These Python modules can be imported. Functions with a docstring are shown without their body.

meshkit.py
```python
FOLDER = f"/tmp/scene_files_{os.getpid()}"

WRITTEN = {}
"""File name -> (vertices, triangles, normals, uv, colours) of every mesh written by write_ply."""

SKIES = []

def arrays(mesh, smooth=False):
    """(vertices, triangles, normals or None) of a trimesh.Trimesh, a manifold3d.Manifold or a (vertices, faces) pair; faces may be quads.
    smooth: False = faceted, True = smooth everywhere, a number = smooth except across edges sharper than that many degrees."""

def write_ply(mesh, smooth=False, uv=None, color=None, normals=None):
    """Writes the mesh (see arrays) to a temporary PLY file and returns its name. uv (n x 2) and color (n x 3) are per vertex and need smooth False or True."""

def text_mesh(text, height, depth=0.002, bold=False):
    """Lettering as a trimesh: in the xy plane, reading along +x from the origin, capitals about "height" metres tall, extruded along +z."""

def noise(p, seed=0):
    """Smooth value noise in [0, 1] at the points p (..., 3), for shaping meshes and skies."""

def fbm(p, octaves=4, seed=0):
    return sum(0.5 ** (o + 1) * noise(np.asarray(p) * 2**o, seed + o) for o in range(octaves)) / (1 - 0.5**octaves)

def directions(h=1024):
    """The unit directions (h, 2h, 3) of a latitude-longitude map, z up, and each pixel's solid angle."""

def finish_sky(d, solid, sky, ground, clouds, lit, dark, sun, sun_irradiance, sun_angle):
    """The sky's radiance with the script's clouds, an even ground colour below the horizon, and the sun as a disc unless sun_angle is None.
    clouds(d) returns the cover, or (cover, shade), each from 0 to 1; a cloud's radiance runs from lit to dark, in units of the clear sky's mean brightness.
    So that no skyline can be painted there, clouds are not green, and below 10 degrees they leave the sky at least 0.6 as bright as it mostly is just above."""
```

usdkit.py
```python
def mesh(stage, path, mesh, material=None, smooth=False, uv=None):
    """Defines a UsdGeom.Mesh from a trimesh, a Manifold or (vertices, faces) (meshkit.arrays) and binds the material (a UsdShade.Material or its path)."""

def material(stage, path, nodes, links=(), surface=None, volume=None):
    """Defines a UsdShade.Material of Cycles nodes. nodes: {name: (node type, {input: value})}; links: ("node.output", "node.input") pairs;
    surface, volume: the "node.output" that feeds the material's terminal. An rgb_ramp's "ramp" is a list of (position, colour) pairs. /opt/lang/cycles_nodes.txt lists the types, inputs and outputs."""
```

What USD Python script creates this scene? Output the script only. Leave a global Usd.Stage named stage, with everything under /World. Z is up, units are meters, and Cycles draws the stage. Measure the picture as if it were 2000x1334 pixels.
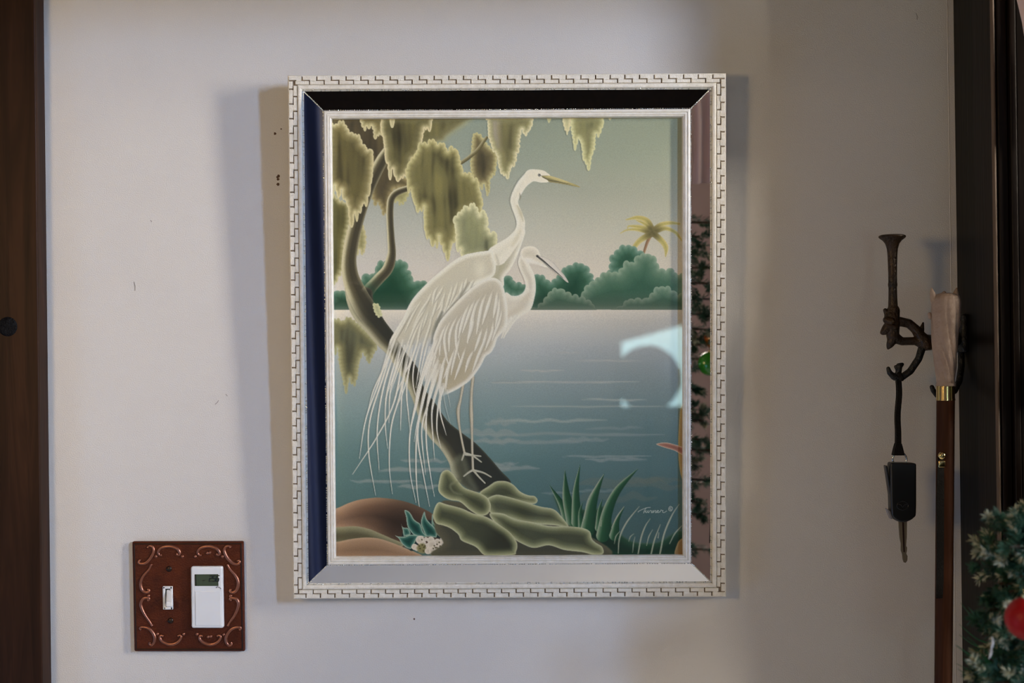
import math
import random
import numpy as np
import trimesh
import manifold3d as m3
import usdkit
import meshkit
from pxr import Usd, UsdGeom, UsdLux, UsdShade, Gf, Sdf, Vt

stage = Usd.Stage.CreateInMemory()
UsdGeom.Xform.Define(stage, "/World")
UsdGeom.SetStageUpAxis(stage, UsdGeom.Tokens.z)

# ---------------------------------------------------------------- camera, light, exposure
EYE = np.array([0.0, -1.5, 1.47])
ROLL, FOCAL_PX = 0.0113, 2550.0
RIGHT = np.array([math.cos(ROLL), 0, -math.sin(ROLL)])
UP = np.array([math.sin(ROLL), 0, math.cos(ROLL)])
AHEAD = np.array([0, 1.0, 0])
cam = UsdGeom.Camera.Define(stage, "/World/camera")
cam.CreateHorizontalApertureAttr(36.0)
cam.CreateVerticalApertureAttr(24.012)
cam.CreateFocalLengthAttr(36.0 * FOCAL_PX / 2000)
cam.CreateFStopAttr(4.0)
cam.CreateFocusDistanceAttr(1.465)
cam.CreateExposureAttr(-0.2)
cam.CreateClippingRangeAttr(Gf.Vec2f(0.05, 100))
_m = Gf.Matrix4d(1)
_m.SetRow(0, Gf.Vec4d(*RIGHT, 0))
_m.SetRow(1, Gf.Vec4d(*UP, 0))
_m.SetRow(2, Gf.Vec4d(*(-AHEAD), 0))
_m.SetRow(3, Gf.Vec4d(*EYE, 1))
cam.AddTransformOp().Set(_m)

# what the room's lamps and windows give off (linear colour, strength); each is built as a pane or a globe further down
LAMP_GLOW = ((1.0, .69, .29), 35.0)            # globe of the floor lamp at the left
DAY_NEAR = ((.73, .65, .54), 116.0)            # narrow window in the right wall
DAY_FAR = ((.34, .56, 1.0), 160.0)             # wider window in the right wall
DAY_LOW = ((.22, .50, 1.0), 5.0)             # low window in the left wall
DAY_REAR = ((.60, .92, .95), 10.0)             # window behind the viewer
CEILING_GLOW = ((1.0, .76, .50), 3.0)         # ceiling lamp


def world(px, py, y):
    """Where the sight line through a spot of the 2000 x 1334 picture meets the upright plane at depth y."""
    d = RIGHT * ((px - 1000) / FOCAL_PX) + UP * ((667 - py) / FOCAL_PX) + AHEAD
    return EYE + d * (y - EYE[1])


# ---------------------------------------------------------------- helpers
LOOKS = "/World/Looks"
UsdGeom.Scope.Define(stage, LOOKS)
used = {}


def numbered(parent, name):
    n = used.get((parent, name), 0)
    used[(parent, name)] = n + 1
    return f"{parent}/{name}" + (f"_{n:03d}" if n else "")


def say(prim, label=None, category=None, group=None, kind=None):
    for k, v in (("label", label), ("category", category), ("group", group), ("kind", kind)):
        if v:
            prim.SetCustomDataByKey(k, v)
    return prim


def thing(name, label, category, loc=(0, 0, 0), group=None, kind=None, matrix=None):
    x = UsdGeom.Xform.Define(stage, numbered("/World", name))
    if matrix is not None:
        x.AddTransformOp().Set(matrix)
    else:
        x.AddTranslateOp().Set(Gf.Vec3d(*map(float, loc)))
    return say(x.GetPrim(), label, category, group, kind)


def obj(name, mesh, mat, parent=None, smooth=False, label=None, category=None, group=None, kind=None, base=(0, 0, 0)):
    """One Mesh prim. base is taken off the vertices (the place of the thing it belongs to)."""
    v, f, _ = meshkit.arrays(mesh)
    v = v - np.asarray(base)
    path = numbered(str(parent.GetPath()) if parent else "/World", name)
    m = usdkit.mesh(stage, path, (v, f), mat, smooth)
    return say(m.GetPrim(), label, category, group, kind)


def box(a, b):
    a, b = np.minimum(a, b).astype(float), np.maximum(a, b).astype(float)
    t = trimesh.creation.box(b - a)
    t.apply_translation((a + b) / 2)
    return t


def rbox(a, b, r, n=8):
    """Box with rounded edges."""
    a, b = np.minimum(a, b).astype(float) + r, np.maximum(a, b).astype(float) - r
    s = m3.Manifold.sphere(r, n)
    return tri(m3.Manifold.batch_hull([s.translate([x, y, z]) for x in (a[0], b[0]) for y in (a[1], b[1]) for z in (a[2], b[2])]))


def tri(man):
    m = man.to_mesh()
    return trimesh.Trimesh(np.array(m.vert_properties[:, :3]), np.array(m.tri_verts), process=False)


def chain(points, radii, n=12):
    """Tapering rod through the points: hulls of neighbouring balls, as one solid."""
    radii = np.broadcast_to(radii, (len(points),))
    balls = [m3.Manifold.sphere(float(r), n).translate([float(c) for c in p]) for p, r in zip(points, radii)]
    return m3.Manifold.batch_boolean([m3.Manifold.batch_hull([balls[i], balls[i + 1]]) for i in range(len(balls) - 1)], m3.OpType.Add)


def tube(points, radii, sides=10, caps=True):
    p = np.asarray(points, float)
    r = np.broadcast_to(radii, (len(p),)) if np.ndim(radii) < 2 else radii
    t = np.gradient(p, axis=0)
    t /= np.linalg.norm(t, axis=1, keepdims=True) + 1e-12
    ref = np.array([0, 1.0, 0]) if abs(t[0][1]) < .8 else np.array([1.0, 0, 0])
    a = np.cross(t, ref)
    a /= np.linalg.norm(a, axis=1, keepdims=True) + 1e-12
    b = np.cross(t, a)
    g = np.arange(sides) * 2 * np.pi / sides
    rr = np.asarray(r, float)
    v = p[:, None] + rr[:, None, None] * (np.cos(g)[None, :, None] * a[:, None] + np.sin(g)[None, :, None] * b[:, None])
    n = len(p)
    i, j = np.meshgrid(np.arange(n - 1), np.arange(sides), indexing="ij")
    q = np.stack([i * sides + j, i * sides + (j + 1) % sides, (i + 1) * sides + (j + 1) % sides, (i + 1) * sides + j], -1).reshape(-1, 4)
    f = np.vstack([q[:, [0, 2, 1]], q[:, [0, 3, 2]]])
    v = v.reshape(-1, 3)
    if caps:
        v = np.vstack([v, p[0], p[-1]])
        k = np.arange(sides)
        f = np.vstack([f, np.column_stack([np.full(sides, n * sides), k, (k + 1) % sides]), np.column_stack([np.full(sides, n * sides + 1), (n - 1) * sides + (k + 1) % sides, (n - 1) * sides + k])])
    return trimesh.Trimesh(v, f, process=False)


def lathe(profile, sides=32):
    """profile: (radius, z) from the bottom up."""
    return trimesh.creation.revolve(np.asarray(profile, float), sections=sides)


def join(*ms):
    return trimesh.util.concatenate([tri(m) if isinstance(m, m3.Manifold) else m for m in ms])


def smoothed(man, size, times=8):
    t = tri(man.refine_to_length(size))
    t = trimesh.Trimesh(t.vertices, t.faces)
    return trimesh.smoothing.filter_taubin(t, iterations=times)


def srgb(*c):
    c = np.asarray(c, float) / 255
    return tuple(np.where(c <= .04045, c / 12.92, ((c + .055) / 1.055) ** 2.4))


def mat(name, color, rough=.5, metal=0, bump=None, noise=None, **more):
    """bump: (scale, distance); noise: (scale, second colour, stretch) mixes a second colour in by noise."""
    nodes = {"p": ("principled_bsdf", dict(base_color=color, roughness=rough, metallic=metal, **more)), "tc": ("geometry", {})}
    links = []
    if noise:
        sc, c2, stretch = noise
        nodes |= {"mp": ("mapping", {"mapping_type": "point", "scale": stretch}), "n": ("noise_texture", {"scale": sc, "detail": 5, "roughness": .6}),
                  "r": ("rgb_ramp", {"ramp": [(.32, color), (.68, c2)]})}
        links += [("tc.position", "mp.vector"), ("mp.vector", "n.vector"), ("n.fac", "r.fac"), ("r.color", "p.base_color")]
    if bump:
        nodes |= {"bn": ("noise_texture", {"scale": bump[0], "detail": 3}), "b": ("bump", {"distance": bump[1], "strength": 1.0})}
        links += [("tc.position", "bn.vector"), ("bn.fac", "b.height"), ("b.normal", "p.normal")]
    return usdkit.material(stage, f"{LOOKS}/{name}", nodes, links, surface="p.BSDF")


def glow(name, spec):
    return usdkit.material(stage, f"{LOOKS}/{name}", {"e": ("emission", {"color": spec[0], "strength": spec[1]})}, [], surface="e.emission")


def wood(name, dark, light, scale=1.0, rough=.45, coat=0.0):
    nodes = {"g": ("geometry", {}), "m": ("mapping", {"mapping_type": "point", "scale": (26 * scale, 26 * scale, 1.6 * scale)}), "n": ("noise_texture", {"scale": 2.2, "detail": 6, "roughness": .6, "distortion": 1.2}),
             "r": ("rgb_ramp", {"ramp": [(.3, dark), (.55, tuple(.6 * np.array(dark) + .4 * np.array(light))), (.75, light)]}), "b": ("bump", {"distance": .0006, "strength": .5}),
             "p": ("principled_bsdf", {"roughness": rough, "specular_ior_level": .12, "coat_weight": coat, "coat_roughness": .25})}
    return usdkit.material(stage, f"{LOOKS}/{name}", nodes, [("g.position", "m.vector"), ("m.vector", "n.vector"), ("n.fac", "r.fac"), ("r.color", "p.base_color"), ("n.fac", "b.height"), ("b.normal", "p.normal")], surface="p.BSDF")


# ---------------------------------------------------------------- materials
M = {}
M["plaster"] = mat("plaster", (.66, .635, .605), .62, bump=(800, .00035), noise=(3.0, (.70, .675, .64), (1, 1, 1)))
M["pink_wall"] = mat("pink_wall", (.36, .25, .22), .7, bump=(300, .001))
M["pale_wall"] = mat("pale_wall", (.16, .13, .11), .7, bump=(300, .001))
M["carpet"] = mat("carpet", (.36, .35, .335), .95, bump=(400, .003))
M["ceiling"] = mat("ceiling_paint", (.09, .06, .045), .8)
M["pine"] = wood("stained_pine", (.015, .0065, .0032), (.046, .018, .0085), 1.0, .5)
M["jamb"] = wood("jamb_wood", (.0050, .0040, .0022), (.0095, .0070, .0042), 1.2, .42)
M["jamb_brown"] = wood("jamb_brown_wood", (.0052, .0030, .0020), (.012, .0062, .0040), 1.2, .4)
M["knot"] = mat("knot_wood", (.004, .004, .005), .6, specular_ior_level=.12, bump=(240, .003))
M["jamb_edge"] = mat("lit_edge", (.11, .070, .045), .6)  # light caught along the jamb's front edge, put into the colour
M["whitewash"] = mat("whitewash", (.87, .83, .74), .5, noise=(160, (.74, .69, .58), (1, 1, 1)), bump=(700, .0006))
M["groove"] = mat("groove_dirt", (.13, .095, .062), .8, noise=(120, (.27, .21, .145), (1, 1, 1)))
M["moulding"] = mat("moulding_paint", (.85, .82, .75), .42, noise=(120, (.72, .68, .59), (1, 1, 1)))
M["mirror"] = mat("mirror_silver", (.86, .87, .87), .015, 1.0)
M["mirror_edge"] = mat("mirror_edge", (.9, .92, .9), .12, 1.0, bump=(900, .002))
M["backing"] = mat("backing_board", (.18, .13, .09), .8)
M["glass"] = usdkit.material(stage, f"{LOOKS}/picture_glass", {"fr": ("fresnel", {"IOR": 1.62}), "ge": ("geometry", {}), "iv": ("math", {"math_type": "subtract", "value1": 1.0}), "f": ("math", {"math_type": "multiply"}), "t": ("transparent_bsdf", {"color": (.98, .985, .98)}), "g": ("glossy_bsdf", {"color": (1, 1, 1), "roughness": 0.012}), "m": ("mix_closure", {})},
                            [("ge.backfacing", "iv.value2"), ("iv.value", "f.value1"), ("fr.fac", "f.value2"), ("f.value", "m.fac"), ("t.BSDF", "m.closure1"), ("g.BSDF", "m.closure2")], surface="m.closure")
M["ink"] = usdkit.material(stage, f"{LOOKS}/printed_paper", {"a": ("attribute", {"attribute": "ink"}), "g": ("geometry", {}), "n": ("noise_texture", {"scale": 900, "detail": 2}), "r": ("rgb_ramp", {"ramp": [(.25, (.90, .90, .90)), (.75, (1.06, 1.06, 1.06))]}),
                                                            "x": ("mix", {"mix_type": "multiply", "fac": 1.0}), "p": ("principled_bsdf", {"roughness": .7, "specular_ior_level": .2})},
                          [("g.position", "n.vector"), ("n.fac", "r.fac"), ("a.color", "x.color1"), ("r.color", "x.color2"), ("x.color", "p.base_color")], surface="p.BSDF")
M["bronze"] = mat("switch_bronze", (.058, .011, .004), .45, .2, specular_ior_level=.25, noise=(60, (.095, .019, .006), (1, 1, 1)), bump=(500, .0006))
M["bronze_dark"] = mat("dark_bronze", (.030, .012, .007), .42, .5)
M["copper"] = mat("rubbed_copper", (.32, .13, .085), .34, .8)
M["white_plastic"] = mat("white_plastic", (.80, .82, .84), .35)
M["toggle_plastic"] = mat("toggle_plastic", (.78, .78, .78), .3)
M["lcd"] = mat("lcd_glass", (.060, .082, .050), .25)
M["lcd_ink"] = mat("lcd_segments", (.008, .014, .009), .4)
M["iron"] = mat("cast_iron", (.006, .0055, .0045), .45, .2, bump=(260, .002))
M["gilt_iron"] = mat("worn_gilt_iron", (.007, .005, .0035), .42, .35, noise=(34, (.060, .028, .006), (1, 1, 1)), bump=(200, .002))
M["leather"] = mat("black_leather", (.007, .006, .005), .7, specular_ior_level=.15, bump=(500, .001))
M["black_plastic"] = mat("black_plastic", (.006, .006, .006), .35)
M["chrome"] = mat("chrome", (.6, .6, .6), .12, 1.0)
M["grey_plastic"] = mat("grey_plastic", (.22, .22, .24), .35)
M["emblem"] = mat("emblem_metal", (.05, .05, .052), .3, .8)
M["steel"] = mat("key_steel", (.20, .165, .11), .45, .4)
M["bone"] = mat("white_resin", (.40, .30, .235), .55, bump=(160, .0015), noise=(70, (.31, .22, .175), (1, 1, 1)))
M["brass"] = mat("polished_brass", (.80, .60, .26), .14, 1.0)
M["cane_wood"] = wood("cane_wood", (.030, .010, .004), (.075, .026, .010), 2.0, .6, 0.0)
M["needle"] = mat("fir_needles", (.018, .088, .044), .6, noise=(40, (.009, .048, .026), (1, 1, 1)))
M["frost"] = mat("frosted_needles", (.28, .30, .19), .75, noise=(60, (.56, .54, .40), (1, 1, 1)))
M["tinsel"] = mat("green_tinsel", (.02, .16, .07), .3)
M["bark"] = mat("bark", (.05, .03, .02), .8)
M["red_ball"] = mat("red_bauble", (.30, .004, .005), .45, specular_ior_level=.2)
M["green_ball"] = mat("green_bauble", (.04, .30, .02), .2, coat_weight=.6)
M["orange_ball"] = mat("orange_bauble", (.50, .12, .01), .25, coat_weight=.6)
M["icicle"] = mat("clear_icicle", (.85, .88, .88), .08, .6)
M["rug"] = mat("pale_rug", (.86, .83, .78), .95, bump=(500, .003))
M["curtain"] = mat("pink_curtain", (.78, .62, .60), .8)
M["navy"] = mat("navy_cloth", (.010, .018, .060), .6)
M["grey_cloth"] = mat("grey_cloth", (.12, .11, .15), .8)
M["dark_shade"] = mat("dark_globe", (.03, .03, .03), .5)
M["stain"] = mat("brown_chip", (.10, .05, .028), .8)
M["scuff"] = mat("grey_scuff", (.40, .37, .34), .8)
M["seam"] = mat("plaster_seam", (.70, .67, .63), .6)

# ---------------------------------------------------------------- the room
S = dict(kind="structure")
AX0, AX1, DEEP = -0.533, 0.512, 0.125         # the recess that holds the picture; its right side stands forward by DEEP
wall = obj("wall_back", box((-1.62, 0, 0), (2.6, .12, 3.0)), M["plaster"], label="pale plaster wall that carries the framed print", category="wall", **S)
obj("floor", box((-1.62, -4.12, -.1), (2.72, .12, 0)), M["carpet"], label="pale carpeted floor below the picture", category="floor", **S)
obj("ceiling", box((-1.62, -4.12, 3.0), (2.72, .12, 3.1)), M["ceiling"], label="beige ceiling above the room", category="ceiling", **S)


def wall_with_holes(name, axis, at, thick, span, holes, m, label):
    """A wall at x = at (axis 0) or y = at (axis 1) with window openings (lo, hi, z0, z1)."""
    holes = sorted(holes)
    bits, s = [], span[0]

    def piece(u0, u1, z0, z1):
        lo = [u0, u0, z0]
        hi = [u1, u1, z1]
        lo[axis], hi[axis] = sorted((at, at + thick))
        bits.append(box(lo, hi))
    for lo, hi, z0, z1 in holes:
        piece(s, lo, 0, 3.0)
        piece(lo, hi, 0, z0)
        piece(lo, hi, z1, 3.0)
        s = hi
    piece(s, span[1], 0, 3.0)
    return obj(name, join(*bits), m, label=label, category="wall", **S)


def window(n, axis, at, out, lo, hi, z0, z1, spec, label, bars=1):
    """A framed window with a bright daylight pane set back in the wall."""
    t = thing(f"window_{n}", label, "window", kind="structure")

    def at_(u, z, w):
        p = [u, u, z]
        p[axis] = w
        return p
    f = .03
    obj("window_frame", join(box(at_(lo - f, z0 - f, at - out * .012), at_(hi + f, z0, at + out * .07)), box(at_(lo - f, z1, at - out * .012), at_(hi + f, z1 + f, at + out * .07)),
                             box(at_(lo - f, z0, at - out * .012), at_(lo, z1, at + out * .07)), box(at_(hi, z0, at - out * .012), at_(hi + f, z1, at + out * .07))), M["jamb_brown"], t)
    for k in range(bars):
        z = z0 + (z1 - z0) * (k + 1) / (bars + 1)
        obj("glazing_bar", box(at_(lo, z - .012, at + out * .02), at_(hi, z + .012, at + out * .05)), M["jamb_brown"], t)
    obj("pane", box(at_(lo, z0, at + out * .05), at_(hi, z1, at + out * .056)), glow(f"daylight_{n}", spec), t, label="bright daylight pane")
    return t


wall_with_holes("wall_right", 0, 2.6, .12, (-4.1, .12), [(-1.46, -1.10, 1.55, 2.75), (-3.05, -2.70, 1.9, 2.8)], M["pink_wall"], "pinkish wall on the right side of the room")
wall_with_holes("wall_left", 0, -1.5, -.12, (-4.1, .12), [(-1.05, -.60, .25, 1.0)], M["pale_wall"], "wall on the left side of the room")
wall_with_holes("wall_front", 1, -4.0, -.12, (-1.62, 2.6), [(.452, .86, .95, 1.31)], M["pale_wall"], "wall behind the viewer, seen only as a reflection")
window(1, 0, 2.6, 1, -1.46, -1.10, 1.55, 2.75, DAY_NEAR, "narrow tall window in the right wall")
window(2, 0, 2.6, 1, -3.05, -2.70, 1.9, 2.8, DAY_FAR, "high window in the right wall nearer the viewer")
window(3, 0, -1.5, -1, -1.05, -.60, .25, 1.0, DAY_LOW, "low window in the left wall", 0)
w4 = window(4, 1, -4.0, -1, .452, .86, .95, 1.31, DAY_REAR, "bright window mirrored in the picture glass", 0)

rg_ = thing("rug", "pale rug added under the picture to brighten the lower mirror strip", "rug", (-.05, -.41, 0))  # added so the lower mirror strip has something pale to reflect
obj("pile", rbox((-.75, -.35, 0), (.88, .35, .02), .006, 6), M["rug"], rg_, smooth=40)

sv = box((-.30, -.012, -.06), (.30, .012, .06))
sv.apply_transform(trimesh.transformations.rotation_matrix(-.26, [0, 1, 0]))
sv.apply_translation([.60, -4.012, 1.325])
obj("slanted_valance", sv, M["pine"], w4)

# stained woodwork round the recess
t = thing("trim_1", "dark stained pine board with a round knot at the left edge", "trim", kind="structure")
b = rbox((-1.35, -.030, 0), (AX0, .0, 3.0), .002, 6)
obj("board", b, M["pine"], t, smooth=40)
kx, _, kz = world(15, 638, -.030)
th = np.linspace(0, np.pi / 2, 6)
knot = lathe([(0.0001, 0)] + [(.0112 * math.cos(a) ** .6 + .00001, .0022 * math.sin(a)) for a in th], 28)
knot.apply_transform(trimesh.transformations.rotation_matrix(math.pi / 2, [1, 0, 0]))
knot.apply_translation([kx, -.0295, kz])
obj("knot", knot, M["knot"], t, smooth=40, label="round black knot")
TILT = .0017 * 1.6                             # the right jamb stands a little out of plumb
t = thing("trim_2", "dark wooden jamb standing out from the wall at the right", "trim", kind="structure")


def leaning(a, b, r=.0015):
    """Upright board whose x shifts with height like the old jamb."""
    m = rbox(a, b, r, 6)
    v = np.array(m.vertices)
    v[:, 0] -= (v[:, 2] - 1.47) * TILT
    return trimesh.Trimesh(v, m.faces, process=False)


obj("jamb_board", leaning((AX1, -.064, 0), (AX1 + .05, 0, 3.0)), M["jamb"], t, smooth=40)
obj("jamb_board", leaning((AX1 - .0022, -DEEP, 0), (AX1 + .05, -.066, 3.0)), M["jamb_brown"], t, smooth=40)
obj("lit_edge", leaning((AX1 - .0040, -DEEP - .003, 0), (AX1 + .0002, -DEEP + .002, 3.0), .0018), M["jamb_edge"], t, smooth=40, label="front edge painted lighter where it catches the light")
t = thing("trim_3", "dark wooden door casing beyond the jamb at the right edge", "trim", kind="structure")
for i, (x0, x1, d) in enumerate([(.5135, .524, .128), (.5248, .532, .134), (.5328, .60, .130)]):
    obj("casing_board", leaning((x0, -d, 0), (x1, 0 if i else -.126, 3.0)), M["jamb_brown"], t, smooth=40)
obj("wall_right_pier", box((.60, -DEEP, 0), (2.6, 0, 3.0)), M["plaster"], label="plaster wall right of the dark casing", category="wall", **S)
obj("trim_4", rbox((-1.35, -.25, 1.90), (AX1 + .04, -.001, 2.25), .003, 6), M["jamb_brown"], smooth=40, label="dark wooden beam over the picture recess", category="trim", **S)

# marks on the plaster
sx, _, sz0 = world(1850, 0, 0)
_, _, sz1 = world(1862, 600, 0)
seam = tube([[sx - .0002, .0004, 2.2], [sx, .0004, sz0], [sx + .001, .0004, sz1], [sx + .0012, .0006, .6]], .0007, 8)
obj("plaster_seam", seam, M["seam"], wall, smooth=True)
for px, py, r in [(537, 261, 2.2), (549, 252, 1.2), (544, 344, 2.6), (543, 350, 2.4), (543, 360, 2.6), (541, 346, 1.6), (809, 1209, 1.6)]:
    c = world(px, py, 0)
    k = trimesh.creation.icosphere(2, r / 1700)
    k.vertices[:] = k.vertices * [1, .25, 1.2] * (1 + .25 * np.sin(k.vertices[:, [0]] * 9000 + px))
    k.apply_translation(c)
    obj("plaster_chip", k, M["stain"], wall, smooth=True)
for a, b_ in [((262, 550), (264, 568)), ((1789, 26), (1791, 38)), ((294, 430), (296, 434)), ((420, 790), (427, 782)), ((441, 770), (444, 774))]:
    p, q = world(*a, 0), world(*b_, 0)
    obj("scuff_mark", tube([p, (p + q) / 2 + [.0008, 0, 0], q], .0005, 6), M["scuff"], wall)

# lamps of the room, and an added dark ball
L3 = np.array([-.80, -1.25, 1.60])
t = thing("floor_lamp", "floor lamp with a glowing warm globe at the left side of the room", "lamp", (L3[0], L3[1], 0))
obj("lamp_base", lathe([(.0001, 0), (.15, 0), (.15, .015), (.02, .03), (.0001, .03)]), M["iron"], t, smooth=40)
obj("pole", lathe([(.0001, .03), (.012, .03), (.012, L3[2] - .115), (.0001, L3[2] - .115)], 16), M["iron"], t, smooth=40)
g = trimesh.creation.icosphere(4, .12)
g.apply_translation([0, 0, L3[2]])
obj("globe", g, glow("lamp_glow", LAMP_GLOW), t, smooth=True)
t = thing("ceiling_lamp", "flush ceiling lamp with a warm opal bowl", "lamp", (.0, -2.2, 3.0))
obj("fitting", lathe([(.0001, -.03), (.16, -.03), (.16, 0), (.0001, 0)]), M["brass"], t, smooth=40)
obj("bowl", lathe([(.0001, -.14)] + [(.20 * math.sin(a), -.03 - .11 * math.cos(a)) for a in np.linspace(.1, np.pi / 2, 9)] + [(.0001, -.03)]), glow("ceiling_glow", CEILING_GLOW), t, smooth=40)
gx, gz = .51, 1.117
t = thing("globe_stand", "dark ball added for the round silhouette before the mirrored window", "lamp", (gx, -3.5, 0))  # no lamp: added stand-in for a dark round shape reflected in the glass
obj("stand_base", lathe([(.0001, 0), (.13, 0), (.13, .012), (.015, .02), (.0001, .02)]), M["iron"], t, smooth=40)
obj("pole", lathe([(.0001, .02), (.01, .02), (.01, gz - .122), (.0001, gz - .122)], 16), M["iron"], t, smooth=40)
g = trimesh.creation.icosphere(3, .125)
g.apply_translation([0, 0, gz])
obj("globe", g, M["dark_shade"], t, smooth=True)


def drape(x0, x1, z0, z1, y, depth, waves, axis=0, edge=None, n=120, thick=.003):
    """A pleated cloth with real thickness, hanging from z1 to z0."""
    u, w = np.linspace(0, 1, n), np.linspace(0, 1, 24)
    U, W = np.meshgrid(u, w)
    X = x0 + (x1 - x0) * U
    if edge:
        X = X + (1 - U) * edge(W)
    Z = z0 + (z1 - z0) * W
    Y = y + depth * np.sin(U * waves * 2 * np.pi + 1.2 * np.sin(W * 2)) * (1.15 - .5 * W)
    sheets = []
    for k in (0, 1):
        P = np.stack([X, Y + k * thick, Z], -1).reshape(-1, 3)
        sheets.append(P if axis == 0 else P[:, [1, 0, 2]])
    i, j = np.meshgrid(np.arange(23), np.arange(n - 1), indexing="ij")
    q = np.stack([i * n + j, i * n + j + 1, (i + 1) * n + j + 1, (i + 1) * n + j], -1).reshape(-1, 4)
    rim = np.r_[np.arange(n), np.arange(1, 24) * n + n - 1, 23 * n + np.arange(n - 2, -1, -1), np.arange(22, 0, -1) * n]
    N = n * 24
    r2 = np.roll(rim, -1)
    q = np.vstack([q, q[:, ::-1] + N, np.column_stack([rim, r2, r2 + N, rim + N])[:, ::-1]])
    return np.vstack(sheets), np.vstack([q[:, [0, 1, 2]], q[:, [0, 2, 3]]])


t = thing("curtain", "pale pink curtain whose edge shows at the top right corner", "curtain")
v, f = drape(-.182, -.145, 1.67, 2.62, .545, .006, 2, axis=1, n=80)
v[:, 0] -= .028 * np.clip((v[:, 2] - 1.735) / .14, 0, 1) ** 1.5
obj("drape", (v, f), M["curtain"], t, smooth=True)
obj("rod", tube([[.545, -.126, 2.64], [.545, -.25, 2.64]], .010, 14), M["brass"], t, smooth=40)
t = thing("light_blocker", "dark wooden panel added out of view to keep window light off the wall", "screen", (1.04, -.81, 0))  # added unseen panel; blocks the far window for the wall's right part
obj("panel", box((-.12, -.006, .06), (.12, .006, 2.28)), M["pine"], t)
for x in (-.13, .13):
    obj("stile", rbox((x - .015, -.014, 0), (x + .015, .014, 2.34), .003, 6), M["jamb_brown"], t, smooth=40)
for z in (.05, 2.30):
    obj("cross_rail", rbox((-.12, -.012, z - .02), (.12, .012, z + .02), .003, 6), M["jamb_brown"], t, smooth=40)
for x in (-.13, .13):
    obj("foot", rbox((x - .02, -.15, 0), (x + .02, .15, .03), .004, 6), M["jamb_brown"], t, smooth=40)
t = thing("navy_curtain", "navy blue curtain hanging at the left wall, mirrored in the frame", "curtain")
obj("drape", drape(-.515, -.30, .05, 2.5, -1.44, .016, 4, axis=1), M["navy"], t, smooth=True)
obj("drape", drape(-.56, -.525, .05, 2.5, -1.44, .010, 2, axis=1, n=40), M["grey_cloth"], t, smooth=True, label="grey border cloth")
obj("rod", tube([[-1.44, -.58, 2.52], [-1.44, -.26, 2.52]], .012, 14), M["brass"], t, smooth=40)
for y in (-.57, -.28):
    obj("bracket", tube([[-1.5, y, 2.52], [-1.44, y, 2.52]], .007, 8), M["brass"], t, smooth=40)

# ----------------------------------------------------------------------------------------------
# THE PRINT: flat coloured shapes on one sheet. Each painted element is its own thin mesh whose vertices carry ink colours.
# Shapes are drawn on a sheet of 2000 x 1334 units; ink() blends them in painter's order.
from scipy.spatial import cKDTree
import shapely
from shapely.geometry import Polygon, Point, LineString
from shapely.ops import unary_union
from shapely import affinity

GRIDS = {0: (0, 0, 1), 1: (640, 220, 3.175), 2: (960, 220, 3.176), 3: (640, 600, 2.667), 4: (960, 600, 2.668),
         5: (780, 450, 3.81), 6: (980, 310, 4.94), 8: (540, 950, 5.56), 9: (740, 1000, 12.5)}


def pts(k, text):
    x0, y0, s = GRIDS[k]
    a = np.array([[float(v) for v in t.split(",")] for t in text.split()])
    return a / s + [x0, y0]


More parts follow.
